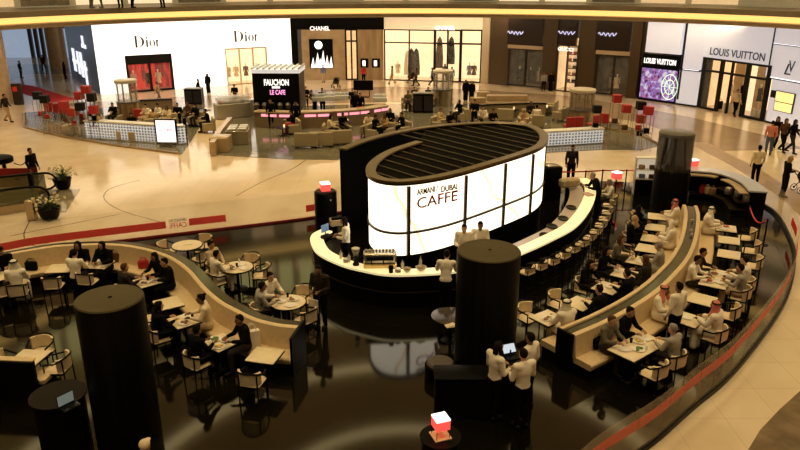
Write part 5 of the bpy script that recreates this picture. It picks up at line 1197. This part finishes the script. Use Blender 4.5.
planter(50.5,219,.46,'cream flowering plant in black bowl at the end of the escalator'); planter(63.5,189,.42,'cream flowering plant in black bowl behind the escalator')
t=thing('metal_bollard','square brushed metal bollard post beside the front flower bowl','post',A(33,220)); mb=MB(); mb.box((0,0,.42),(.32,.3,.84),0,.02); mb.build('post_body',met,t)
t=thing('dark_pylon','tall slim black information pylon by the escalator','pylon',A(36,207),-.2); mb=MB(); mb.box((0,0,.75),(.2,.16,1.5),0,.02); mb.build('panel',black,t); mb=MB(); mb.box((0,0,.02),(.4,.3,.04),0,.01); mb.build('base_plate',black,t)
W('stand',30,151,110,'black','wine','short:hair','person in dark red and black standing by the escalator rope')
t=thing('lectern','dark oval topped lectern at the left edge','lectern',A(2,182)); mb=MB(); mb.lathe((0,0,.95),[(.5,0),(.56,.05),(.56,.25),(.5,.3)],24,1.25); mb.build('top_box',dwood,t); mb=MB(); mb.cyl((.25,0,0),.09,.95,12); mb.build('column',black,t); mb=MB(); mb.lathe((.1,0,0),[(.4,0),(.4,.04)],20); mb.build('base',black,t)
mb=MB(); mb.lathe((0,0,1.25),[(.1,0),(.14,.08),(.06,.16)],14); p=A(2,182); mb.v=[(x,y,z-1.25) for x,y,z in mb.v]; mb.build('white_bowl',wcer,None,label='small white bowl on the dark lectern at left edge',cat='bowl',loc=(p.x,p.y,1.251))
t=thing('red_screen_panel','low red panel standing behind the escalator','panel',A(9,187),.06); mb=MB(); mb.box((0,0,.45),(2.2,.06,.9)); mb.build('panel',mat('dark red panel',(.3,.015,.02),.5),t); 
for x in (-1,1): mb=MB(); mb.box((x*1.0,0,.02),(.06,.4,.04)); mb.build('foot',black,t)
for i,(a,b_) in enumerate((((14,163),(29,156)),((14,178),(30,170)))):
    q0=A(*a,.95); q1=A(*b_,.95); m_=[q0.lerp(q1,k/10)+Vector((0,0,-.25*math.sin(PI*k/10))) for k in range(11)]; mb=MB(); mb.tube(m_,.025,6); mb.build('barrier_rope',black,None,label='black sagging rope %s by the escalator lectern'%('upper' if i==0 else 'lower'),cat='rope')
    for q in (q0,q1): pass
# ---------------------------------------------------------------- open cafe on the grey platform beyond
for plq in ([(24,128),(24,113),(60,110),(110,108),(205,105),(203,122),(192,140),(182,154.5),(120,147),(60,137)],[(212,155),(216,140),(226,122),(236,108),(380,104),(470,104),(570,106),(592,118),(640,130),(662,146),(640,150),(600,150),(545,153),(420,152),(345,155),(338,160),(290,159.5)]):
    mb=MB(); mb.prism([A2(*q) for q in plq],-.05,.02); struct('floor',mb,gfloor)
edge=[A2(*q) for q in [(24,113),(24,128),(60,137),(120,147),(180,154.5)]]
t=thing('platform_barrier','low glass barrier along the left front edge of the grey cafe platform','barrier'); mb=MB(); mb.sweep(edge,[(-.03,.02),(.03,.02),(.03,.12),(-.03,.12)]); mb.build('base_rail',taninlay,t); mb=MB(); mb.sweep(edge,[(-.01,.12),(.01,.12),(.01,1.0),(-.01,1.0)]); mb.build('glass',clear,t)
edge=[A2(*q) for q in [(668,150),(640,135),(600,128)]]
t=thing('platform_barrier','low glass barrier at the right end of the grey cafe platform','barrier'); mb=MB(); mb.sweep(edge,[(-.03,.02),(.03,.02),(.03,.12),(-.03,.12)]); mb.build('base_rail',taninlay,t); mb=MB(); mb.sweep(edge,[(-.01,.12),(.01,.12),(.01,1.0),(-.01,1.0)]); mb.build('glass',clear,t)
# black kiosk with pink and white sign
Z0=.02
kq=A(278,122,Z0); KW=WallK=None
t=thing('cafe_kiosk','black kiosk box with white sign lettering and pale slatted canopy','kiosk',(kq.x,kq.y,Z0),-.02)
def px_w(x0,x1,y,z=Z0): return (A(x1,y,z)-A(x0,y,z)).length
kw=px_w(254,301,118); 
kh=3.25; kw*=.95
mb=MB(); mb.box((0,1.2,kh/2+.4),(kw,2.4,kh-.8+.0)); mb.build('body',black,t)
mb=MB(); mb.box((0,1.3,.2),(kw*.98,2.2,.4)); mb.build('base',blackm,t)
mb=MB(); mb.box((0,1.2,kh+.12),(kw*1.04,2.6,.24)); mb.build('white_band',mat('pale canopy band',(.8,.8,.82),.4,emit=(.9,.95,1),es=.35),t)
for i in range(9): mb=MB(); mb.box((-kw*.5+kw*i/8,1.2,kh+.3),(.1,2.5,.12)); mb.build('canopy_slat',mat('grey slat',(.55,.55,.55),.4),t)
text('FAUCHON',(.05,-.03,kh-.6),(1,0,0),kw*.53,.42,glow,parent=t,name='lettering',label='white capital lettering',bold=.03)
text('LE CAFE',(.1,-.03,kh-1.25),(1,0,0),kw*.33,.32,mat('pink lettering',(.8,.2,.5),.4,emit=(1,.4,.75),es=.9),parent=t,name='lettering',label='pink capital lettering',bold=.02)
mb=MB(); mb.box((0,-.02,kh-.93),(kw*.17,.03,.12)); mb.build('tagline',glow,t)
for i in range(6): mb=MB(); mb.lathe((-kw*.42+kw*.84*i/5,-.25,.95),[(.12,0),(.2,.25),(.1,.4)],10); mb.build('counter_machine',mat('dim steel',(.16,.14,.11),.4,.6),t)
# pink lit tan bar in front of kiosk, running right
BP=smooth([A2(*q,1.05) for q in [(254,111.5),(290,112.5),(330,111.5),(365,109),(388,105.5)]],6)
t=thing('tan_bar','long tan bar with row of pink lit panels before the kiosk','counter')
mb=MB(); mb.sweep(BP,[(-.7,1.0),(.1,1.0),(.1,1.07),(-.7,1.07)]); mb.build('countertop',tan,t)
mb=MB(); mb.sweep(BP,[(-.6,0),(0,0),(0,1.0),(-.6,1.0)]); mb.build('front_panel',mat('brown bar front',(.26,.19,.11),.4),t)
pink=mat('pink lit panel',(.8,.3,.35),.4,emit=(1,.36,.42),es=.85)
L_=len(BP)
for a,b_ in ((1,3),(4,6),(8,9.6),(10,11.6),(13,14.4),(15,16.2),(17,18.2),(20,21.2),(22,23)):
    q0=BP[int(a)]; q1=BP[min(L_-1,int(b_)+1)]; m_=(q0+q1)/2; d=q1-q0; mb=MB(); mb.box((m_.x+d.normalized().y*.03,m_.y-d.normalized().x*.03,.83),(d.length*.85,.06,.16),math.atan2(d.y,d.x)); mb.build('pink_panel',pink,t)
for i,(x,y) in enumerate(((318,96),(328,95),(339,94.5),(350,94),(380,96.5))):
    t=thing('pastry_case','white steel pastry case on the tan bar, %s from left'%order[i],'display case',A(x,y+6,1.07)+Vector((0,.4,0)),.0,'pastry cases on the tan bar'); mb=MB(); mb.box((0,0,.16),(.95,.5,.32),0,.05); mb.build('case_body',mat('white steel',(.75,.75,.72),.25),t); mb=MB(); mb.box((0,0,.42),(.9,.42,.2),0,.06); mb.build('hood',glassy('case glass',(.7,.75,.8),.4),t)
t=thing('black_hatch','wide black screen panel standing behind the tan bar','screen',A(363.5,97,Z0)); mb=MB(); mb.box((0,0,.95),(1.6,.12,.8),0,.02); mb.build('panel',black,t); mb=MB(); mb.box((0,0,.02),(.9,.4,.04)); mb.box((-.5,0,.3),(.06,.06,.6)); mb.box((.5,0,.3),(.06,.06,.6)); mb.build('foot',black,t)
# white cases and counters
dots=bpy.data.materials.new('dotted lit panel'); dots.use_nodes=True; nt=dots.node_tree; b=nt.nodes['Principled BSDF']
tc=nt.nodes.new('ShaderNodeTexCoord'); mp=nt.nodes.new('ShaderNodeMapping'); mp.inputs['Scale'].default_value=(5,.01,6); vo=nt.nodes.new('ShaderNodeTexVoronoi'); vo.inputs['Randomness'].default_value=.1; vo.inputs['Scale'].default_value=1
cr=nt.nodes.new('ShaderNodeValToRGB'); cr.color_ramp.interpolation='CONSTANT'; cr.color_ramp.elements[0].color=(.15,.21,.32,1); cr.color_ramp.elements[1].position=.34; cr.color_ramp.elements[1].color=(.82,.86,.9,1)
nt.links.new(tc.outputs['Object'],mp.inputs[0]); nt.links.new(mp.outputs[0],vo.inputs[0]); nt.links.new(vo.outputs['Distance'],cr.inputs[0]); nt.links.new(cr.outputs[0],b.inputs['Base Color']); nt.links.new(cr.outputs[0],b.inputs['Emission Color']); b.inputs['Emission Strength'].default_value=.25
def dotted(x0,y0,x1,y1,label,h=1.05):
    a=A2(x0,y0,Z0); b_=A2(x1,y1,Z0); d=b_-a; m_=(a+b_)/2
    t=thing('display_counter',label,'counter',(m_.x,m_.y,Z0),math.atan2(d.y,d.x))
    mb=MB(); mb.box((0,.3,h/2),(d.length,.55,h),0,.02); mb.build('body',white,t)
    mb=MB(); mb.box((0,.0,h*.52),(d.length*.98,.05,h*.85)); mb.build('dotted_front',dots,t)
    mb=MB(); mb.box((0,.3,h+.03),(d.length*1.01,.65,.06),0,.01); mb.build('countertop',mat('pale top',(.75,.72,.66),.3),t); return t
dotted(86,138.5,157,143.5,'long white dotted front counter at the left of the platform'); dotted(166,146,187,144,'short white dotted counter right of the lit menu screen')
dotted(546,147,603,143.5,'white and blue dotted counter behind the right end of the pavilion',.85)
t=thing('menu_screen','white lit menu screen with black frame on the platform edge','screen',A(168,146.5,Z0),-.05)
mb=MB(); mb.box((0,0,.85),(1.3,.12,1.5),0,.02); mb.build('frame',black,t); mb=MB(); mb.box((0,-.065,.9),(1.1,.01,1.25)); mb.build('display',mat('white display',(.9,.9,.9),.4,emit=(1,.97,.98),es=.95),t); mb=MB(); mb.box((0,0,.06),(.8,.5,.12)); mb.build('base',black,t)
text('LE CAFE',(0,-.085,.98),(1,0,0),.75,.15,red,parent=t,name='lettering')
mb=MB(); mb.cyl((0,0,0),.09,1.5,12); mb.build('barrier_post',black,None,label='slim black post right of the lit menu screen',cat='post',loc=A(186.5,143,Z0))
# silver display cases middle left
t=thing('pastry_counter','pale glass pastry counter with red tray left of the kiosk','counter',A(233,117,Z0),.5); mb=MB(); mb.box((0,0,.5),(2.4,1.0,1.0),0,.05); mb.build('body',mat('grey taupe panel',(.4,.35,.28),.4),t); mb=MB(); mb.box((.1,0,1.25),(2.3,.9,.5),0,.12); mb.build('glass_hood',glassy('case glass',(.7,.75,.8),.4),t); 
for k in range(5): mb=MB(); mb.box((-.8+k*.4,0,1.1),(.25,.5,.12),0,.02); mb.build('pastry_tray',(red,white,tan,white,brownm)[k],t)
t=thing('pastry_counter','low white pastry counter close beside the kiosk','counter',A(250.5,115,Z0),.1); mb=MB(); mb.box((0,.4,.5),(1.0,.7,1.0),0,.03); mb.build('body',white,t); mb=MB(); mb.box((0,.4,1.03),(1.05,.75,.06)); mb.build('countertop',steel,t)
# tan low wall and bench by the left of the kiosk
t=thing('low_wall','tan stone low wall running along the left of the platform seating','low wall'); wp=[A2(*q,.75) for q in [(212,143),(220,130),(230,118)]]; mb=MB(); mb.sweep(wp,[(-.15,Z0),(.15,Z0),(.15,.8),(-.15,.8)]); mb.build('stone',tan,t); e=A2(219,152.5,Z0); mb=MB(); mb.box((e.x,e.y+.6,.42),(1.0,1.2,.8),0,.02); mb.build('end_block',tan,t)
t=thing('serving_trolley','dark serving trolley with rows of pale cups and candle','trolley',A(239,142,Z0),.1); mb=MB(); mb.box((0,0,.4),(1.3,1.6,.8),0,.03); mb.build('body',greym,t)
for i in range(3):
    for j in range(2): mb=MB(); mb.box((-.3+.6*j,-.5+.5*i,.87),(.5,.3,.12),.1,.03); mb.build('cup_tray',mat('pale blue grey',(.6,.6,.58),.3),t)
# beige stepped sofas
def armchair(loc,rz,label,c='cream',w=1.0):
    t=thing('armchair',label,'armchair',loc,rz); m_=cloth(c)
    mb=MB(); mb.box((0,.05,.3),(w*.7,.66,.3),0,.05); mb.build('seat',m_,t); mb=MB(); mb.box((0,-.34,.5),(w,.18,.8),0,.06); mb.build('backrest',m_,t)
    for s in (-1,1): mb=MB(); mb.box((s*w*.42,.05,.38),(w*.16,.7,.5),0,.05); mb.build('armrest',m_,t)
    for x in (-1,1):
        for y in (-.3,.3): mb=MB(); mb.box((x*w*.38,y,.07),(.06,.06,.14)); mb.build('leg',black,t)
CL['stone']=(.4,.33,.21)
armchair(A(307,147,Z0),PI-PI,'beige armchair with its back to the camera in front of the kiosk','stone',1.35); armchair(A(322,146,Z0),0,'second beige armchair back to camera, right of the first','stone',1.35)
armchair(A(340,144,Z0),.3,'pale grey tub armchair left of the black pavilion wall','stone',1.3)
# small dark tables with candles among the seats
pts=[(283,136,'beside the crouching guest'),(346,130,'left of the seated group'),(374,128,'in the seated group'),(392,124,'right of the seated group'),(150,120,'in the left guests row'),(180,117,'at right of the left guests row'),(205,118,'before the far left kiosk guests'),(455,120,'left in the far right seating'),(485,117,'middle of the far right seating'),(512,117,'right of middle in the far right seating'),(545,115,'right in the far right seating')]
for i,(x,y,d) in enumerate(pts):
    t=thing('coffee_table','small dark coffee table '+d,'table',A(x,y,Z0)); mb=MB(); mb.lathe((0,0,.5),[(.42,0),(.44,.04)],20); mb.build('tabletop',black,t); mb=MB(); mb.lathe((0,0,0),[(.2,0),(.2,.02),(.04,.04),(.04,.5)],12); mb.build('pedestal',black,t)
    mb=MB(); mb.lathe((0,0,0),[(.05,0),(.06,.16),(.05,.16)],10); mb.build('candle_glass',mat('lit candle',(.9,.7,.4),.4,emit=(1,.75,.4),es=.8),None,label='lit candle glass on the coffee table '+d,cat='candle',loc=A(x,y,Z0)+Vector((.1,0,.541)))
# guests at the platform: pixel of head, facing, top, bottom, hair, text
G=[('sit',112,104.5,190,'black','dark','short:hair','dark guest left of the left glass column'),('sit',145,106,200,'cream','beige','short:hair','guest in cream right of the left glass column'),('sit',153,110.5,350,'tan','beige','short:brhair','guest in tan back to camera in the left row'),('sit',157,105.5,210,'white','dark','short:hair','guest in white in the left row'),('sit',166,107.5,190,'cream','beige','long:brhair','long haired guest in cream in the left row'),('sit',177,105,170,'black','black','short:hair','guest in black in the left row, third from its right end'),('sit',187,104.5,180,'brown','dark','long:brhair','guest in brown in the left row, second from its right end'),('sit',194.5,106,200,'black','dark','long:hair','guest in black at the right end of the left row'),('sit',205,111,250,'black','dark','short:hair','guest in black beside the white bright floor, left of kiosk'),('sit',131,115,160,'black','black','long:hair','guest in black before the left glass column'),('sit',98,113,120,'cream','dark','long:brhair','guest in cream at far left of the left row'),
('stand',270,101,180,'black','black','short:hair','standing waiter in black before the kiosk, left'),('stand',295.5,103,200,'black','black','short:hair','standing waiter in black before the kiosk, right'),('reach',311,92,230,'black','black','short:hair','waiter in black with outstretched arm right of the kiosk'),('hold',234,86,180,'black','black','short:hair','server in black behind the glass pastry counter'),('sit',290.5,112.5,250,'black','red','short:hair','guest in black and red seated in front of the tan bar'),('stand',355,93,170,'black','black','short:hair','standing waiter in black at right half of the tan bar'),('stand',360,95,190,'black','red','short:hair','standing person in black and red beside the waiter at the tan bar'),('hold',305.5,88,180,'black','black','short:hair','server in black behind the left end of the tan bar'),('hold',322,90,180,'dark','black','short:hair','server in dark behind the middle of the tan bar'),('hold',352.5,90,180,'black','black','short:brhair','server in black left of the wide black screen'),
('sit',343,115,150,'black','dark','short:hair','dark guest left in the seated group before the tan bar'),('sit',331,117,90,'cream','dark','long:hair','guest in cream by the grey tub armchair'),('sit',368.5,115,200,'cream','dark','short:hair','guest in cream second in the seated group before the tan bar'),('sit',376,117,120,'black','black','short:hair','guest in black third in the seated group before the tan bar'),('sit',384,116,220,'tan','dark','long:brhair','guest in tan fourth in the seated group before the tan bar'),('sit',390,110.5,190,'black','dark','long:hair','guest in black at back of the seated group'),('sit',401,114.5,240,'black','black','short:hair','guest in black at right end of the seated group'),
('sit',408,92.5,180,'olive','dark','short:hair','guest in olive left of the black tall cabinet'),('sit',414.5,88.5,180,'black','black','short:hair','guest in black behind the black tall cabinet'),('sit',428,88.5,200,'black','dark','short:hair','guest in black at right behind the black tall cabinet'),('sit',441,110,120,'beige','beige','short:brhair','guest in beige below the middle glass column'),('sit',451,113,160,'black','dark','short:brhair','guest in black left in far right seating'),('sit',459,102,230,'black','dark','hijab:black','veiled guest in black right of the middle glass column'),('hold',474.5,101.5,200,'black','black','short:hair','waiter in black with red belt in the far right seating'),('sit',483,108,180,'white','dark','short:hair','guest in white behind the pavilion roof'),('sit',493.5,111,170,'black','black','short:hair','guest in black behind the pavilion roof'),('sit',524,111,200,'beige','robe','hijab:tan','guest in tan veil and beige robe behind the pavilion roof'),('sit',531,103.5,180,'dark','dark','short:brhair','guest in dark top at back right of the seating'),('sit',537,107,10,'white','dark','short:hair','guest in white shirt back turned at right of the seating')]
for g in G: W(*g)
# armchairs under the seated ones
acl=0
for g in G:
    if g[0]=='sit':
        p=headpos(g[1],g[2],'sit',g[3]); armchair((p.x,p.y,Z0),-math.radians(g[3]),'low armchair under the %s'%g[7],'stone',1.0)
for x,y,rz,l in ((470,121,.2,'empty grey armchair left behind the pavilion roof'),(505,121,-.2,'empty grey armchair right behind the pavilion roof'),(551,113,1.2,'empty grey armchair at the right end of the seating'),(560,120,.9,'empty grey armchair beside the right glass column')): armchair(A(x,y,Z0),rz,l,'stone',1.1)
# long black screen wall behind right seating, left one too
for pts,l in ((((470,106),(520,104),(546,104)),'long thin black screen behind the far right seating'),(((138,101),(172,99.5)),'long thin black screen behind the left row')):
    q=[A2(*p_,.9) for p_ in pts]; mb=MB(); mb.sweep(q,[(-.05,.0),(.05,.0),(.05,.9),(-.05,.9)]); mb.build('screen_wall',mat('screen body',(.3,.23,.14),.5),t2:=thing('privacy_screen',l,'screen')); mb=MB(); mb.sweep(q,[(-.1,.9),(.1,.9),(.1,.98),(-.1,.98)]); mb.build('top_rail',black,t2)
def cabinet(x0,x1,y,h,label,back=.8):
    w_=px_w(x0,x1,y); c=A((x0+x1)/2,y,Z0); t=thing('service_cabinet',label,'cabinet',(c.x,c.y,Z0)); mb=MB(); mb.box((0,back/2,h/2),(w_,back,h),0,.03); mb.build('body',black,t); mb=MB(); mb.box((0,back/2,h+.03),(w_*1.02,back*1.05,.06)); mb.build('top',mat('dim steel',(.16,.14,.11),.4,.6),t)
    for k in (-.25,.25): mb=MB(); mb.box((k*w_,-.015,h*.5),(w_*.42,.03,h*.8),0,.01); mb.build('door',mat('glossy dark door',(.02,.02,.025),.1),t)
cabinet(413,433,113,1.35,'black glossy service cabinet left of the middle glass column'); cabinet(185,202,104.5,1.15,'black glossy service cabinet behind the left row')
# glass topped columns
def gcol(x,y,r,h,g,label,lowm,gm):
    c=A(x,y,h); t=thing('glass_column',label,'column',(c.x,c.y,Z0)); h-=Z0
    mb=MB(); mb.lathe((0,0,0),[(r,0),(r,h*g)],32); mb.build('shaft',lowm,t)
    mb=MB(); mb.lathe((0,0,h*g),[(r,0),(r,h*(1-g)-.2),(r-.04,h*(1-g)-.2),(r-.04,0)],32); mb.build('glass_sleeve',gm,t)
    for i in range(8): a=i*PI/4; mb=MB(); mb.box(((r-.12)*math.cos(a),(r-.12)*math.sin(a),h*g+h*(1-g)/2-.1),(.06,.06,h*(1-g)-.2),a); mb.build('inner_strut',mat('warm steel',(.45,.37,.25),.25,.9),t)
    mb=MB(); mb.lathe((0,0,h*g),[(r+.015,-.06),(r+.015,.06)],32); mb.build('collar',mat('dim steel',(.16,.14,.11),.4,.6),t)
    mb=MB(); mb.lathe((0,0,h-.2),[(r,0),(r,.16),(r-.06,.2)],32); mb.build('top_cap',mat('pale cap',(.55,.48,.36),.35),t)
paleg=glassy('pale column glass',(.7,.68,.62),.14,.05); brg=glassy('brown column glass',(.3,.22,.12),.22,.05)
wst=noisy('streaked bronze steel',(.5,.38,.22),(.24,.16,.08),3,.25,stretch=(1,1,.02),metal=.6)
gcol(125,79.5,.72,2.85,.48,'tall column with bright glass top at left of the seating',wst,paleg); gcol(443,70,.76,2.66,.45,'tall column with pale glass top in the middle of the seating',mat('warm steel',(.45,.37,.25),.25,.9),paleg); gcol(583,88.5,.84,2.35,.4,'tall column with brown glass top right of the seating',wst,brg)
# cube light stands: red and black boxes on thin metal stands
def cubestand(x,y,h,c,label):
    """x,y = centre of cube in the picture, h its height"""
    p=A(x,y,h); t=thing('cube_stand',label,'display stand',(p.x,p.y,Z0)); h-=Z0
    s=.46; m_=mat('stand red box',(.42,.02,.02),.5) if c=='red' else blackm
    for a in (-.26,.26):
        for b_ in (-.26,.26): mb=MB(); mb.tube([(a,b_,0),(a,b_,h-.25)],.018,6); mb.build('leg',met,t)
    mb=MB(); mb.box((0,0,h),(s,s,.46),.0,.02); mb.build('cube_box',m_,t)
    for z in (h*.45,): mb=MB(); mb.box((0,0,z),(.54,.54,.03)); mb.build('shelf',met,t); mb=MB(); mb.box((0,0,z+.14),(.3,.26,.25),.3,.03); mb.build('display_bag',cloth(('red','black','brown')[R.randrange(3)]),t)
for i,(x,y,h,c,l) in enumerate(((37.5,95.5,2.3,'black','black box stand at the left end of the left cluster'),(44.5,99,2.2,'black','black box stand second in the left cluster'),(79,95.5,2.5,'red','red box stand in the upper left cluster'),(86,89.5,2.9,'red','tallest red box stand of the left cluster'),(91.5,97.5,2.5,'black','black box stand at the right of the left cluster'),(80,106.5,1.9,'black','lower black box stand in the left cluster'),(93.5,109.5,1.8,'red','lower red box stand at right of the left cluster'),(72.5,112,1.5,'red','low red box stand in centre of the left cluster'),(64,105,1.9,'red','low red box stand left of centre in the left cluster'),(617,98.5,2.6,'red','tallest red box stand of the right cluster'),(626.5,108.5,2.2,'red','red box stand second in the right cluster'),(641,105.5,2.5,'brown','brown box stand in the right cluster'),(648.5,110.5,2.3,'red','red box stand at the right end of the right cluster'),(641,119,1.7,'red','low red box stand in the right cluster'),(597,109,2.0,'black','dark box stand at the left of the right cluster'))): cubestand(x,y,h,c,l)
# red chairs
def redchair(x,y,rz,label,h=.95):
    t=thing('red_chair',label,'chair',A(x,y,Z0),rz); m_=mat('stand red box',(.42,.02,.02),.5)
    mb=MB(); mb.box((0,0,.45),(.6,.55,.12),0,.04); mb.build('seat',m_,t); mb=MB(); mb.box((0,-.26,.75),(.6,.1,.6),0,.04); mb.build('backrest',m_,t)
    for a in (-.25,.25):
        for b_ in (-.22,.22): mb=MB(); mb.tube([(a,b_,0),(a,b_,.42)],.02,6); mb.build('leg',black,t)
for i,(x,y,rz,l) in enumerate(((50,117,.5,'red chair at the left end under the left box stands'),(60,118,.2,'red chair under the left box stands, second'),(67,119,-.2,'red chair under the left box stands, third'),(568.5,133,.1,'left of two red chairs above the dotted counter'),(577.5,132.5,-.1,'right of two red chairs above the dotted counter'),(592,131,.6,'red chair right of the brown glass column'),(605,129,-.7,'red chair at the left foot of the right box stands'),(141,124,.1,'red chair before the left glass column'))): redchair(x,y,rz,l)
# dark low tables with goods left of the menu screen
for i,(x,y,l) in enumerate(((71,134,'tan block seat inside the left platform barrier'),(125,140,'tan block seat before the dotted counter, left'),(137,141,'tan block seat before the dotted counter, right'))): mb=MB(); mb.box((0,0,.3),(.8,.6,.6),0,.05); mb.build('block_seat',tan,None,label=l,cat='seat',loc=A(x,y,Z0))
# beige planters behind seating at right of middle column
for x,y,w_,l in ((478,103,1.2,'small beige stone block beside the middle glass column'),(507,100.5,3.2,'long low beige stone block behind the black screen'),(483,97,1.0,'beige cube block beyond the seating')): mb=MB(); mb.box((0,0,.22),(w_,.6,.44),0,.04); mb.build('stone_block',tan,None,label=l,cat='block',loc=A(x,y,0 if y<104 else Z0))
